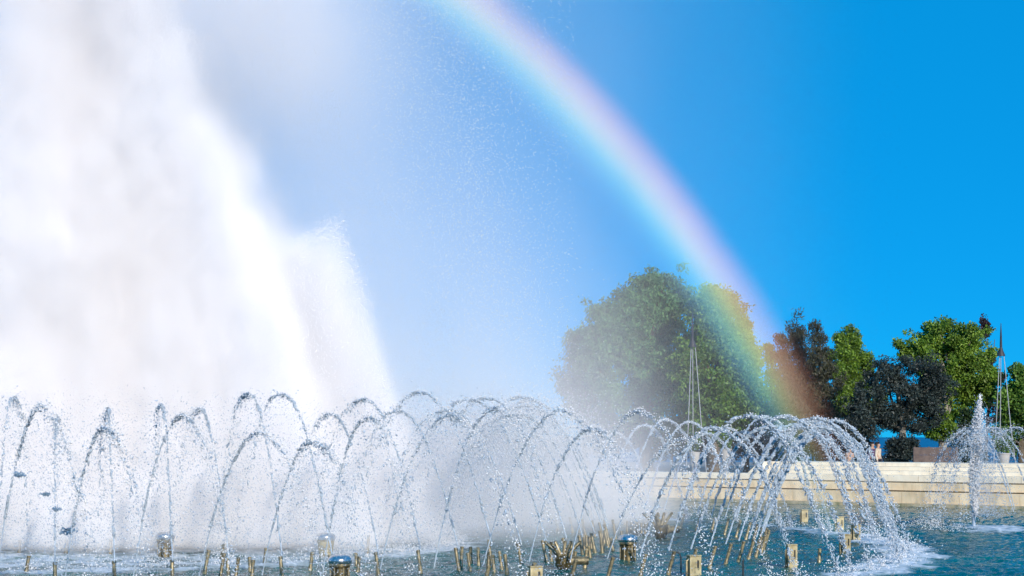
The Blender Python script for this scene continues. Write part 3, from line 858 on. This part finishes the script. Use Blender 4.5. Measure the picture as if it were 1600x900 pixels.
# ------------------------------------------------------------------ jets
OCT_V = np.array([(1, 0, 0), (-1, 0, 0), (0, 1, 0), (0, -1, 0), (0, 0, 1), (0, 0, -1)], float)
OCT_F = np.array([(0, 2, 4), (2, 1, 4), (1, 3, 4), (3, 0, 4), (2, 0, 5), (1, 2, 5), (3, 1, 5), (0, 3, 5)])
def sub_oct():
    v = [tuple(p) for p in OCT_V]; f = []; cache = {}
    def mid(a, b_):
        k = (min(a, b_), max(a, b_))
        if k not in cache:
            m = (np.array(v[a]) + np.array(v[b_])); m /= np.linalg.norm(m); v.append(tuple(m)); cache[k] = len(v) - 1
        return cache[k]
    for a, b_, c_ in OCT_F:
        ab, bc, ca = mid(a, b_), mid(b_, c_), mid(c_, a)
        f += [(a, ab, ca), (ab, b_, bc), (ca, bc, c_), (ab, bc, ca)]
    return np.array(v), np.array(f)
SO_V, SO_F = sub_oct()

def blob_arrays(P, rad, r_, stretch=None, dirs=None, fine=False):
    TV, TF = (SO_V, SO_F) if fine else (OCT_V, OCT_F)
    n = len(P)
    A = r_.normal(size=(n, 3)); 
    if dirs is not None: A = A * 0.35 + dirs
    A /= np.linalg.norm(A, axis=1, keepdims=True)
    B = np.cross(A, r_.normal(size=(n, 3))); B /= np.linalg.norm(B, axis=1, keepdims=True)
    C = np.cross(A, B)
    st = np.ones(n) if stretch is None else stretch
    s1 = rad * st; s2 = rad * r_.uniform(0.7, 1.1, n); s3 = rad * r_.uniform(0.7, 1.1, n)
    jit = 1 + 0.22 * r_.normal(size=(n, len(TV), 1)) if fine else np.ones((n, len(TV), 1))
    V = P[:, None, :] + jit * (TV[None, :, 0:1] * (A * s1[:, None])[:, None] + TV[None, :, 1:2] * (B * s2[:, None])[:, None] + TV[None, :, 2:3] * (C * s3[:, None])[:, None])
    F = TF[None] + (np.arange(n) * len(TV))[:, None, None]
    return V.reshape(-1, 3), F.reshape(-1, 3)

def jet_meshes(H, reach, z0, seed, thick, core_n, loose_n, solid, puls, scat=1.9, sparkle_n=260):
    """stream and droplets of one ballistic jet; local +x is the way it leans"""
    r_ = np.random.default_rng(seed)
    g = 9.81
    vz = math.sqrt(2 * g * H); T = vz / g + math.sqrt(2 * (H + z0) / g); vx = reach / T
    def pos(t): return np.stack([vx * t, 0 * t, z0 + vz * t - 0.5 * g * t * t], 1)
    def vel(t):
        d = np.stack([vx + 0 * t, 0 * t, vz - g * t], 1); return d / np.linalg.norm(d, axis=1, keepdims=True)
    # the smooth, slightly lumpy start of the stream
    ts = np.linspace(0, T * solid, 46); pts = pos(ts)
    wob = np.cumsum(r_.normal(size=(46, 3)), axis=0) * 0.0018 * np.linspace(0, 1, 46)[:, None]
    rr = thick * (0.30 + 0.45 * r_.random(46)) * np.linspace(1.0, 0.8, 46)
    mb = MB().tube([tuple(p) for p in pts + wob], list(rr), 7)
    tv = np.array(mb.v); tf = []
    for f in mb.f:
        if len(f) == 4: tf += [(f[0], f[1], f[2]), (f[0], f[2], f[3])]
    tf = np.array(tf)
    # the broken stream
    ncl = 60
    ct = T * (solid * 0.6 + (1 - solid * 0.6) * r_.random(ncl))
    w = 0.4 + r_.random(ncl)
    if puls is not None:
        w *= 0.25 + np.exp(-((ct / T - puls) / 0.10) ** 2) * 2.2 + 0.35 * np.exp(-((ct / T - puls - 0.36) / 0.12) ** 2)
    n2 = core_n // 2
    t1 = ct[r_.choice(ncl, n2, p=w / w.sum())] + r_.normal(size=n2) * 0.016
    t2 = T * (solid * 0.7 + (1 - solid * 0.7) * r_.random(core_n - n2) ** (1.0 if puls is None else 2.3))
    t = np.clip(np.concatenate([t1, t2]), 0, T * 0.995)
    f = t / T
    sg = thick * (0.28 + scat * f ** 2.0)
    wig = np.stack([0.05 * np.sin(t * 9 + seed), 0.05 * np.cos(t * 7.3 + seed * 2), 0.03 * np.sin(t * 13)], 1) * f[:, None]
    P = pos(t) + wig + r_.normal(size=(len(t), 3)) * sg[:, None]
    rad = thick * np.clip(0.34 * np.exp(0.45 * r_.normal(size=len(t))), 0.14, 0.9) * (1.0 - 0.2 * f)
    V1, F1 = blob_arrays(P, rad, r_, r_.uniform(1.1, 3.6, len(t)), vel(t), True)
    sv = np.concatenate([tv, V1]); sf = np.concatenate([tf, F1 + len(tv)])
    # loose drops thrown off the jet
    t = T * (0.12 + 0.87 * np.sqrt(r_.random(loose_n)))
    f = t / T
    P = pos(t) + r_.normal(size=(loose_n, 3)) * (0.03 + 0.26 * f ** 1.3)[:, None] - np.stack([0 * t, 0 * t, 0.5 * f * r_.random(loose_n)], 1)
    rad = np.clip(0.0065 * np.exp(0.45 * r_.normal(size=loose_n)), 0.003, 0.02)
    V2, F2 = blob_arrays(P, rad, r_, r_.uniform(1, 2, loose_n))
    V2[:, 2] = np.maximum(V2[:, 2], 0.01)
    # the splash where it lands
    ns = 110
    a = r_.random(ns) * 6.283; q = np.abs(r_.normal(size=ns)) * 0.32
    zs = np.abs(r_.normal(size=ns)) * 0.16 * np.exp(-q)
    P = np.stack([reach + q * np.cos(a), q * np.sin(a), 0.015 + zs], 1)
    t = T * np.sqrt(r_.random(sparkle_n)); f = t / T  # white drops all along the jet, their colour standing in for sun sparkle
    Q = pos(t) + r_.normal(size=(sparkle_n, 3)) * (thick * (0.5 + 1.5 * scat * f ** 1.2))[:, None]
    Q[:, 2] = np.maximum(Q[:, 2], 0.02)
    P = np.concatenate([P, Q]); ns = len(P)
    V3, F3 = blob_arrays(P, r_.uniform(0.006, 0.017, ns), r_, r_.uniform(1, 2, ns))
    return (mesh_np('stream', sv, sf, M['water_clear'], True), mesh_np('droplets', V2, F2, M['water_drops'], True), mesh_np('splash_sparkle', V3, F3, M['water_white'], True))

OUT_V = [jet_meshes(2.5 + 0.10 * (i % 3 - 1), 3.2, 0.40, 100 + i, 0.036, 950, 170, 0.08, None, 0.55, 210) for i in range(7)]
OUT_P = [jet_meshes((2.5, 2.2, 2.65, 2.35, 2.1, 2.55, 2.4, 2.7)[i], (3.1, 2.5, 2.8, 3.4, 2.6, 2.2, 3.0, 2.7)[i], 0.40, 140 + i, 0.022, 560, 620, 0.14, (0.32, 0.5, 0.42, 0.28, 0.55, 0.38, 0.47, 0.35)[i], (1.9, 3.0, 2.4, 2.0, 3.2, 2.6, 2.2, 3.4)[i], 460) for i in range(8)]
INN_V = [jet_meshes(2.85 + 0.12 * (i % 3 - 1), 3.9, 0.40, 200 + i, 0.026, 460, 700, 0.06, 0.42 + 0.05 * (i % 3), 1.9, 400) for i in range(5)]

def place_jet(x, y, ang, meshes, label, group, sc=1.0):
    root = empty('water_jet', (x, y, 0), ang); tag(root, label, 'water jet', group)
    root.scale = (sc, sc, sc)
    for nm, me in zip(('stream', 'droplets', 'splash_sparkle'), meshes):
        tag(obj(nm, me, root), kind='stuff')
    return root

step = 3.45
k_front = k_back = 0
n_noz = 0
a = -80.0
while a < 62:
    t = R(a)
    x, y = CX + R_OUT * math.cos(t), CY + R_OUT * math.sin(t)
    jm = OUT_P[k_front % 8] if a < -40 else OUT_V[int(abs(a) * 13) % 7]
    ang = (t * 0.62 if a < 0 else t) + random.uniform(-0.06, 0.06)
    if a < 0:
        lab = '%s tall leaning jet from the left in the near outer arc' % ORD[k_front]; k_front += 1
        grp = 'jets of the near outer arc'
    else:
        lab = '%s arching jet of the far outer arc, counted from the right end' % ORD[k_back]; k_back += 1
        grp = 'jets of the far outer arc'
    place_jet(x, y, ang, jm, lab, grp, random.uniform(0.93, 1.06))
    px, py = topx(x, y, 0.2)
    if py < 905:
        n_noz += 1
        nozzle(x, y, 0.42, math.cos(ang) * 0.28, math.sin(ang) * 0.28, '%s brass nozzle of the outer ring, counted from the bottom edge round the right end' % ORD[n_noz - 1], 'brass nozzles of the outer ring', 0.035)
    a += step if a < -36 or a > 4 else 3.1
k_in = k_inb = n_noz = 0
a = -82.0
while a < 70:
    t = R(a)
    x, y = CX + R_IN * math.cos(t), CY + R_IN * math.sin(t)
    ang = t + math.pi + random.uniform(-0.06, 0.06)
    if a < 0:
        lab = '%s inward-leaning broken jet from the left in the near inner ring' % ORD[k_in]; k_in += 1
        grp = 'jets of the near inner ring'
    else:
        lab = '%s misty jet of the far inner ring, counted from the right end' % ORD[k_inb]; k_inb += 1
        grp = 'jets of the far inner ring'
    place_jet(x, y, ang, INN_V[int(abs(a) * 11) % 5], lab, grp, random.uniform(0.95, 1.06))
    px, py = topx(x, y, 0.2)
    if py < 912:
        n_noz += 1
        nozzle(x, y, 0.42, math.cos(ang) * 0.22, math.sin(ang) * 0.22, '%s brass nozzle of the inner ring, counted from the left edge' % ORD[n_noz - 1], 'brass nozzles of the inner ring', 0.035)
    a += 4.4

# the neighbouring fountain at the right edge: one foaming column and a few arching jets
def foam_column(px, foot, top, label):
    x, y = gp(px, foot)
    r_ = np.random.default_rng(77)
    Ht = wz(top, y)
    root = empty('water_column', (x, y, 0)); tag(root, label, 'water jet')
    n = 7000
    z = Ht * (0.1 + 0.9 * r_.random(n) ** 0.9) * (1 - 0.22 * np.abs(r_.normal(size=n)))
    f = np.clip(z / Ht, 0, 1)
    w = (0.035 + 0.15 * f ** 1.3) * np.clip((1.02 - f) / 0.45, 0.12, 1)
    P = np.stack([0.18 * f ** 2 + r_.normal(size=n) * w, r_.normal(size=n) * w, z], 1)
    V, F = blob_arrays(P, r_.uniform(0.008, 0.024, n), r_, r_.uniform(1, 2, n))
    obj('foam', mesh_np('foam', V, F, M['water_white'], True), root)
    mb = MB().tube([(0, 0, 0), (0.0, 0, Ht * 0.25), (0.01, 0, Ht * 0.55)], [0.05, 0.06, 0.04], 9)
    mb.build('stream', M['water_clear'], root, True)
    n = 5200
    z = Ht * (1.0 - 0.92 * r_.random(n) ** 0.75) * (1 - 0.12 * np.abs(r_.normal(size=n)))
    P = np.stack([0.15 + np.abs(r_.normal(size=n)) * (0.10 + 0.55 * (1 - z / Ht)) - 0.12, r_.normal(size=n) * (0.12 + 0.4 * (1 - z / Ht)), z], 1)
    V, F = blob_arrays(P, r_.uniform(0.005, 0.015, n), r_, r_.uniform(1, 2, n))
    obj('droplets', mesh_np('droplets', V, F, M['water_drops'], True), root)
foam_column(1522, 822, 614, 'tall white foaming water column at the right before the terrace')
x0, y0 = gp(1640, 826)
NEAR_R = [jet_meshes(2.45, 2.9, 0.40, 300 + i, 0.026, 600, 1500, 0.1, None) for i in range(2)]
for i, (dx, dy, aa) in enumerate([(-0.55, -1.3, 170), (-0.35, 0.2, 178), (-0.5, 1.8, 186), (0.0, 3.4, 196), (-0.3, -2.6, 160)]):
    place_jet(x0 + dx, y0 + dy, R(aa), NEAR_R[i % 2], '%s jet from the front arching left of the right edge, beside the white column' % ORD[[1, 2, 3, 4, 0][i]], 'jets of the neighbouring fountain')

# loose water flung about by the pulses, near the left edge
for i, (px, py, y, s, lab) in enumerate([(106, 829, 29.5, 0.17, 'flat blue lump of water flying above the left nozzles'),
                                        (72, 772, 29.0, 0.10, 'small blue lump of water near the left edge'),
                                        (30, 742, 28.5, 0.12, 'ragged blue lump of water highest at the left edge'),
                                        (88, 796, 29.5, 0.09, 'smallest blue lump of water just above the flat one')]):
    r_ = np.random.default_rng(400 + i)
    n = 60
    P = r_.normal(size=(n, 3)) * np.array([s * 0.40, s * 0.3, s * 0.16])
    V, F = blob_arrays(P, r_.uniform(0.1, 0.32, n) * s * 0.5, r_, r_.uniform(1, 2, n), None, True)
    root = empty('water_lump', (wx(px, y), y, wz(py, y))); tag(root, lab, 'water', 'lumps of water in the air')
    tag(obj('drops', mesh_np('drops', V, F, M['water_blue'], True), root), kind='stuff')

# fine drops in the air before the mist
def drop_cloud(name, n, sampler, rmin, rmax, mat, label, seed):
    r_ = np.random.default_rng(seed)
    P = sampler(r_, n)
    V, F = blob_arrays(P, r_.uniform(rmin, rmax, len(P)), r_, r_.uniform(1, 2.2, len(P)))
    o = obj(name, mesh_np(name, V, F, mat, True))
    return tag(o, label, 'spray', kind='stuff')
def s_front(r_, n):
    y = r_.uniform(27, 37, n); px = 800 - 900 * r_.random(n) ** 0.75 + 90
    x = (px - 800) / FPX * y
    z = 3.6 * r_.random(n) ** 1.1 * (0.55 + 0.45 * r_.random(n))
    return np.stack([x, y, z + 0.03], 1)
drop_cloud('spray_drops', 26000, s_front, 0.004, 0.0095, M['water_drops'], 'loose glittering drops between the jets', 501)
def s_puff(r_, n):
    t = R(-25) + R(75) * r_.random(n)
    rr = R_IN - 1.6 + r_.normal(size=n) * 0.7
    return np.stack([CX + rr * np.cos(t), CY + rr * np.sin(t), np.clip(3.05 + r_.normal(size=n) * 0.35 - np.abs(r_.normal(size=n)) * 0.5, 0.05, 4)], 1)
drop_cloud('spray_puff', 22000, s_puff, 0.006, 0.014, M['water_white'], 'white puff of drops above the far end of the inner ring', 502)
def s_edge(r_, n):
    # a falling veil of drops between the plume and the rainbow
    px = 650 + r_.normal(size=n) * 60 + 120 * r_.random(n); py = -60 + 720 * r_.random(n)
    px += (py - 200) * 0.18
    m_ = r_.random(n) < 0.35
    px = np.where(m_, 380 + 520 * r_.random(n), px)
    y = r_.uniform(37, 47, n)
    return np.stack([(px - 800) / FPX * y, y, EYE + (HORIZON - py) / FPX * y], 1)
drop_cloud('spray_veil', 15000, s_edge, 0.005, 0.011, M['water_white'], 'thin veil of falling drops right of the plume', 503)

# ------------------------------------------------------------------ the great plume and its mist: a real volume of fine water
class E:
    """arithmetic on geometry-node fields"""
    nt = None
    def __init__(self, s): self.s = s
    @staticmethod
    def op(kind, *args, clamp=False):
        n = E.nt.nodes.new('ShaderNodeMath'); n.operation = kind; n.use_clamp = clamp
        for i, a_ in enumerate(args):
            if isinstance(a_, E): E.nt.links.new(a_.s, n.inputs[i])
            else: n.inputs[i].default_value = float(a_)
        return E(n.outputs[0])
    def __add__(a_, b_): return E.op('ADD', a_, b_)
    __radd__ = __add__
    def __sub__(a_, b_): return E.op('SUBTRACT', a_, b_)
    def __rsub__(a_, b_): return E.op('SUBTRACT', b_, a_)
    def __mul__(a_, b_): return E.op('MULTIPLY', a_, b_)
    __rmul__ = __mul__
    def __truediv__(a_, b_): return E.op('DIVIDE', a_, b_)
    def exp(a_): return E.op('EXPONENT', a_)
    def mx(a_, b_): return E.op('MAXIMUM', a_, b_)
    def mn(a_, b_): return E.op('MINIMUM', a_, b_)
    def abs(a_): return E.op('ABSOLUTE', a_)
    def sq(a_): return a_ * a_
    def ss(a_, lo, hi):
        n = E.nt.nodes.new('ShaderNodeMapRange'); n.interpolation_type = 'SMOOTHSTEP'; n.clamp = True
        E.nt.links.new(a_.s, n.inputs['Value'])
        n.inputs['From Min'].default_value = lo; n.inputs['From Max'].default_value = hi
        return E(n.outputs['Result'])

def enoise(scale_vec, detail, seed):
    vm = E.nt.nodes.new('ShaderNodeVectorMath'); vm.operation = 'MULTIPLY'
    E.nt.links.new(E.pos, vm.inputs[0]); vm.inputs[1].default_value = scale_vec
    n = E.nt.nodes.new('ShaderNodeTexNoise'); n.noise_dimensions = '4D'
    n.inputs['Scale'].default_value = 1.0; n.inputs['Detail'].default_value = detail; n.inputs['W'].default_value = seed * 3.7
    n.inputs['Roughness'].default_value = 0.6
    E.nt.links.new(vm.outputs[0], n.inputs['Vector'])
    return E(n.outputs['Fac'])

def volume_object(name, lo, hi, voxel, density_fn, mat):
    ng = bpy.data.node_groups.new(name, 'GeometryNodeTree')
    ng.interface.new_socket('Geometry', in_out='INPUT', socket_type='NodeSocketGeometry')
    ng.interface.new_socket('Geometry', in_out='OUTPUT', socket_type='NodeSocketGeometry')
    gi = ng.nodes.new('NodeGroupInput'); go = ng.nodes.new('NodeGroupOutput')
    E.nt = ng
    ps = ng.nodes.new('GeometryNodeInputPosition'); E.pos = ps.outputs[0]
    sx = ng.nodes.new('ShaderNodeSeparateXYZ'); ng.links.new(ps.outputs[0], sx.inputs[0])
    d = density_fn(E(sx.outputs[0]), E(sx.outputs[1]), E(sx.outputs[2]))
    vc = ng.nodes.new('GeometryNodeVolumeCube')
    vc.inputs['Min'].default_value = lo; vc.inputs['Max'].default_value = hi
    for ax, i in zip('XYZ', range(3)):
        vc.inputs['Resolution ' + ax].default_value = max(4, int((hi[i] - lo[i]) / voxel))
    ng.links.new(d.s, vc.inputs['Density'])
    sm_ = ng.nodes.new('GeometryNodeSetMaterial'); sm_.inputs['Material'].default_value = mat
    ng.links.new(vc.outputs[0], sm_.inputs[0]); ng.links.new(sm_.outputs[0], go.inputs[0])
    me = MB().box(lo[0], hi[0], lo[1], hi[1], lo[2], hi[2]).mesh(name, mat)
    o = obj(name, me)
    mo = o.modifiers.new('mist', 'NODES'); mo.node_group = ng
    return o

def mist_mat(name, col, aniso):
    m = bpy.data.materials.new(name); m.use_nodes = True
    nt = m.node_tree; nt.nodes.clear()
    out = nt.nodes.new('ShaderNodeOutputMaterial')
    pv = nt.nodes.new('ShaderNodeVolumePrincipled')
    pv.inputs['Color'].default_value = (*col, 1)
    pv.inputs['Density'].default_value = 1.0
    pv.inputs['Density Attribute'].default_value = 'density'
    pv.inputs['Anisotropy'].default_value = aniso
    nt.links.new(pv.outputs[0], out.inputs['Volume'])
    return m
M['plume_mist'] = mist_mat('plume_mist', (0.995, 0.982, 0.991), -0.38)
M['drifting_mist'] = mist_mat('drifting_mist', (0.985, 0.97, 0.98), -0.24)

def plume_density(x, y, z):
    n_big = enoise((0.40, 0.40, 0.26), 5, 1) - 0.5
    n_fine = enoise((1.6, 1.6, 1.0), 5, 2) - 0.5
    n_col = enoise((1.2, 1.2, 0.07), 3, 3) - 0.5
    wob = n_big * 4.6 + n_fine * 2.2
    ydep = (y - 43.0).abs()
    # main plume: steep on the left, sloping away on the right
    left = x - (-11.9) + (13.5 - z) * 0.06
    right = (-8.75 + (13.5 - z) * 0.435) - x
    s = left.mn(right).mn(4.0 - ydep + (13.5 - z) * 0.10) + wob
    main = s.ss(-0.6, 1.4) * (1.0 + n_col * 2.2 + n_big * 0.7).mx(0.2) * 1.1
    # lower column at the far left
    s2 = (2.0 - (x + 14.4).abs() + (12.5 - z) * 0.10).mn(3.0 - ydep).mn((12.6 - z) * 0.9) + wob * 0.8
    left_col = s2.ss(-0.2, 1.6) * 0.30 * (1.0 + n_col * 2.0).mx(0.1)
    # shorter plume to the right of it
    top3 = 7.4
    s3 = (((top3 - z) * 0.36 + 0.55) - (x + 4.9).abs()).mn(2.4 - ydep).mn(top3 - z) + wob * 0.35
    small = s3.ss(-0.35, 0.9) * 0.9 * (1.0 + n_col * 1.6).mx(0.15)
    return (main + left_col + small) * z.ss(0.02, 0.3) * y.ss(36.6, 37.6) * y.ss(49.4, 48.4)
vol = volume_object('plume_mist', (-18.0, 36.5, 0.03), (-0.6, 49.5, 17.0), 0.17, plume_density, M['plume_mist'])
tag(vol, 'great white fountain plume rising out of the frame', 'plume', kind='stuff')

def mist_density(x, y, z):
    n_big = enoise((0.28, 0.28, 0.16), 4, 4) - 0.5
    n_fine = enoise((0.9, 0.9, 0.4), 4, 5) - 0.5
    ydep = (y - 46.0).abs()
    # mist that hangs low inside the rings
    low = x.ss(4.5, -1.0) * (z * -0.26).exp() * (y - 44.5).abs().ss(9.5, 5.0) * 0.13 * (1.0 + n_big * 1.8).mx(0.1)
    # thin veil drifting downwind, to the right
    veil = ((x + 3.2).mx(0.0) * -0.245).exp() * x.ss(9.6, 5.5) * ydep.ss(7.8, 3.0) * 0.040 * (1.0 + n_big * 2.2 + n_fine * 0.7).mx(0.05) * ((z * -0.25).exp() * 1.3 + 0.85)
    # pale haze of spray to the right of the plume, up to the tree tops
    haze = x.ss(6.4, -3.0) * (z * -0.24).exp() * ydep.ss(7.8, 3.0) * 0.085 * (1.0 + n_big * 1.6).mx(0.1)
    # spray that hides the far end of the terrace
    far = x.ss(5.4, 2.4) * (z * -0.75).exp() * y.ss(44.0, 50.0) * 0.75
    # soft billow blown off the top of the plume
    q = ((x + 6.6) / 2.6).sq() + ((z - 13.0) / 2.6).sq() + ((y - 43.0) / 4.0).sq()
    billow = (q * -1.0).exp() * 0.30 * (1.0 + n_big * 3.0).mx(0.0)
    edge = y.ss(34.6, 37.0) * y.ss(53.9, 51.5) * z.ss(0.02, 0.3)
    return (low + veil + billow + far + haze) * edge
vol = volume_object('drifting_mist', (-20.0, 34.5, 0.04), (10.0, 54.0, 17.2), 0.36, mist_density, M['drifting_mist'])
tag(vol, 'thin mist drifting from the plume across to the trees', 'mist', kind='stuff')

# the larger drops of the plume, a cloud of small white spheres
def vn3(p, seed, sc):
    return 0.5 * (fbm(p[:, 0] + 31, p[:, 2] * 0.5 + 17, seed, sc) + fbm(p[:, 1] + 13, p[:, 2] * 0.5 + p[:, 0], seed + 5, sc))
def plume_points(n, seed):
    r_ = np.random.default_rng(seed)
    P = np.stack([r_.uniform(-17.5, 0.5, n), 41.8 + 3.2 * (r_.random(n) - 0.5), 16.5 * r_.random(n)], 1)
    x, y, z = P.T
    wob = (vn3(P, 71, 2.6) - 0.5) * 5.5 + (vn3(P, 81, 0.7) - 0.5) * 2.4
    yd = np.abs(y - 43)
    s1 = np.minimum(np.minimum(x + 11.9 + (13.5 - z) * 0.06, -8.75 + (13.5 - z) * 0.435 - x), 4.2 - yd + (13.5 - z) * 0.12) + wob
    s2 = np.minimum(np.minimum(2.2 - np.abs(x + 14.6) + (12.5 - z) * 0.10, 3.0 - yd), (12.8 - z) * 0.9) + wob * 0.9
    s3 = np.minimum(np.minimum((7.4 - z) * 0.36 + 0.55 - np.abs(x + 4.9), 2.4 - yd), 7.4 - z) + wob * 0.45
    d = np.maximum(np.clip((s1 + 0.5) / 2.0, 0, 1), np.maximum(np.clip((s2 + 0.5) / 2.0, 0, 1) * 0.5, np.clip((s3 + 0.35) / 0.9, 0, 1)))
    streak = 0.35 + 1.3 * fbm(x + 50, z * 0.12 + y * 0.3, 91, 0.55)
    edge = np.exp(-((d - 0.18) / 0.2) ** 2) * (d > 0)        # mostly along the ragged outside
    keep = r_.random(n) < edge * streak
    return P[keep]
def point_cloud(name, P, rad, mat):
    me = bpy.data.meshes.new(name)
    me.vertices.add(len(P)); me.vertices.foreach_set('co', P.astype(np.float32).ravel())
    at_ = me.attributes.new('drop_radius', 'FLOAT', 'POINT'); at_.data.foreach_set('value', rad.astype(np.float32))
    me.materials.append(mat)
    ng = bpy.data.node_groups.new(name, 'GeometryNodeTree')
    ng.interface.new_socket('Geometry', in_out='INPUT', socket_type='NodeSocketGeometry')
    ng.interface.new_socket('Geometry', in_out='OUTPUT', socket_type='NodeSocketGeometry')
    gi = ng.nodes.new('NodeGroupInput'); go = ng.nodes.new('NodeGroupOutput')
    mp_ = ng.nodes.new('GeometryNodeMeshToPoints')
    na = ng.nodes.new('GeometryNodeInputNamedAttribute'); na.data_type = 'FLOAT'; na.inputs['Name'].default_value = 'drop_radius'
    sm_ = ng.nodes.new('GeometryNodeSetMaterial'); sm_.inputs['Material'].default_value = mat
    ng.links.new(gi.outputs[0], mp_.inputs['Mesh']); ng.links.new(na.outputs['Attribute'], mp_.inputs['Radius'])
    ng.links.new(mp_.outputs[0], sm_.inputs[0]); ng.links.new(sm_.outputs[0], go.inputs[0])
    o = obj(name, me)
    mo = o.modifiers.new('drops', 'NODES'); mo.node_group = ng
    return o
M['drop_white'] = surf('drop_white', (0.86, 0.86, 0.88), (0.92, 0.92, 0.93), 2.0, 0.5)
PP = plume_points(900000, 601)
pc = point_cloud('plume_drops', PP, np.random.default_rng(9).uniform(0.004, 0.0125, len(PP)), M['drop_white'])
tag(pc, 'dense white drops making up the tall fountain plume', 'plume', kind='stuff')

# ------------------------------------------------------------------ rainbow: refracted sunlight painted as a coloured band of volume in the mist
RB_Y = 45.0
bow_px = [(733, 0), (865, 150), (1012, 300), (1127, 450), (1190, 560), (1238, 650)]
pts = np.array([((px - 800) / FPX * RB_Y, EYE + (HORIZON - py) / FPX * RB_Y) for px, py in bow_px])
Am = np.c_[2 * pts, np.ones(len(pts))]; rhs = (pts ** 2).sum(1)
sol = np.linalg.lstsq(Am, rhs, rcond=None)[0]
bcx, bcz = sol[0], sol[1]; bR = math.sqrt(sol[2] + bcx ** 2 + bcz ** 2)
HALF = 1.08
bR -= 0.12
ang = np.arctan2(pts[:, 1] - bcz, pts[:, 0] - bcx)
a0, a1 = ang.max() + 0.14, math.asin(max(-1, min(1, (0.35 - bcz) / (bR + HALF))))
nseg = 48
mb = MB()
vs, fs = [], []
for i in range(nseg + 1):
    t = a0 + (a1 - a0) * i / nseg
    for rr in (bR - HALF, bR + HALF):
        for yy in (-1.1, 1.1):
            vs.append((rr * math.cos(t), yy, rr * math.sin(t)))
for i in range(nseg):
    q = i * 4
    fs += [(q, q + 4, q + 5, q + 1), (q + 2, q + 3, q + 7, q + 6), (q, q + 2, q + 6, q + 4), (q + 1, q + 5, q + 7, q + 3)]
fs += [(0, 1, 3, 2), (nseg * 4, nseg * 4 + 2, nseg * 4 + 3, nseg * 4 + 1)]
mb.add(vs, fs)
rm = bpy.data.materials.new('rainbow_light_colour'); rm.use_nodes = True
nt = rm.node_tree; nt.nodes.clear()
out = nt.nodes.new('ShaderNodeOutputMaterial')
tc = nt.nodes.new('ShaderNodeTexCoord'); sx = nt.nodes.new('ShaderNodeSeparateXYZ')
nt.links.new(tc.outputs['Object'], sx.inputs[0])
cb = nt.nodes.new('ShaderNodeCombineXYZ')
nt.links.new(sx.outputs[0], cb.inputs[0]); nt.links.new(sx.outputs[2], cb.inputs[2])
ln = nt.nodes.new('ShaderNodeVectorMath'); ln.operation = 'LENGTH'; nt.links.new(cb.outputs[0], ln.inputs[0])
mr = nt.nodes.new('ShaderNodeMapRange')
mr.inputs['From Min'].default_value = bR - HALF; mr.inputs['From Max'].default_value = bR + HALF
nt.links.new(ln.outputs['Value'], mr.inputs['Value'])
rp = nt.nodes.new('ShaderNodeValToRGB'); cr = rp.color_ramp
cr.interpolation = 'B_SPLINE'
stops = [(0.0, (0, 0, 0)), (0.10, (0.02, 0.03, 0.07)), (0.22, (0.06, 0.16, 0.30)), (0.34, (0.16, 0.55, 0.60)), (0.44, (0.42, 0.90, 0.55)),
         (0.53, (0.90, 0.95, 0.38)), (0.62, (1.0, 0.70, 0.34)), (0.72, (0.85, 0.42, 0.26)), (0.83, (0.42, 0.16, 0.08)), (0.93, (0.13, 0.05, 0.03)), (1.0, (0, 0, 0))]
while len(cr.elements) < len(stops): cr.elements.new(0.5)
for e_, (p, c_) in zip(cr.elements, stops):
    e_.position = p; e_.color = (*c_, 1)
nt.links.new(mr.outputs[0], rp.inputs['Fac'])
vsn = nt.nodes.new('ShaderNodeVolumeScatter')
mz = nt.nodes.new('ShaderNodeMapRange'); mz.interpolation_type = 'SMOOTHSTEP'
mz.inputs['From Min'].default_value = 1.0 - bcz; mz.inputs['From Max'].default_value = 10.0 - bcz
mz.inputs['To Min'].default_value = 0.05; mz.inputs['To Max'].default_value = 0.46      # the painted bow is set fainter low over the water
nt.links.new(sx.outputs[2], mz.inputs['Value']); 
nzb = nt.nodes.new('ShaderNodeTexNoise'); nzb.inputs['Scale'].default_value = 0.32; nzb.inputs['Detail'].default_value = 3
nt.links.new(tc.outputs['Object'], nzb.inputs['Vector'])
mrb = nt.nodes.new('ShaderNodeMapRange'); mrb.inputs['From Min'].default_value = 0.3; mrb.inputs['From Max'].default_value = 0.7
mrb.inputs['To Min'].default_value = 0.65; mrb.inputs['To Max'].default_value = 1.25
nt.links.new(nzb.outputs['Fac'], mrb.inputs['Value'])
mub = nt.nodes.new('ShaderNodeMath'); mub.operation = 'MULTIPLY'
nt.links.new(mz.outputs[0], mub.inputs[0]); nt.links.new(mrb.outputs[0], mub.inputs[1]); nt.links.new(mub.outputs[0], vsn.inputs['Density'])
vsn.inputs['Anisotropy'].default_value = -0.72
nt.links.new(rp.outputs['Color'], vsn.inputs['Color'])
nt.links.new(vsn.outputs[0], out.inputs['Volume'])
bow = mb.build('rainbow', rm, None, False, (bcx, RB_Y, bcz))
tag(bow, 'rainbow arching down through the drifting spray to the trees', 'rainbow')
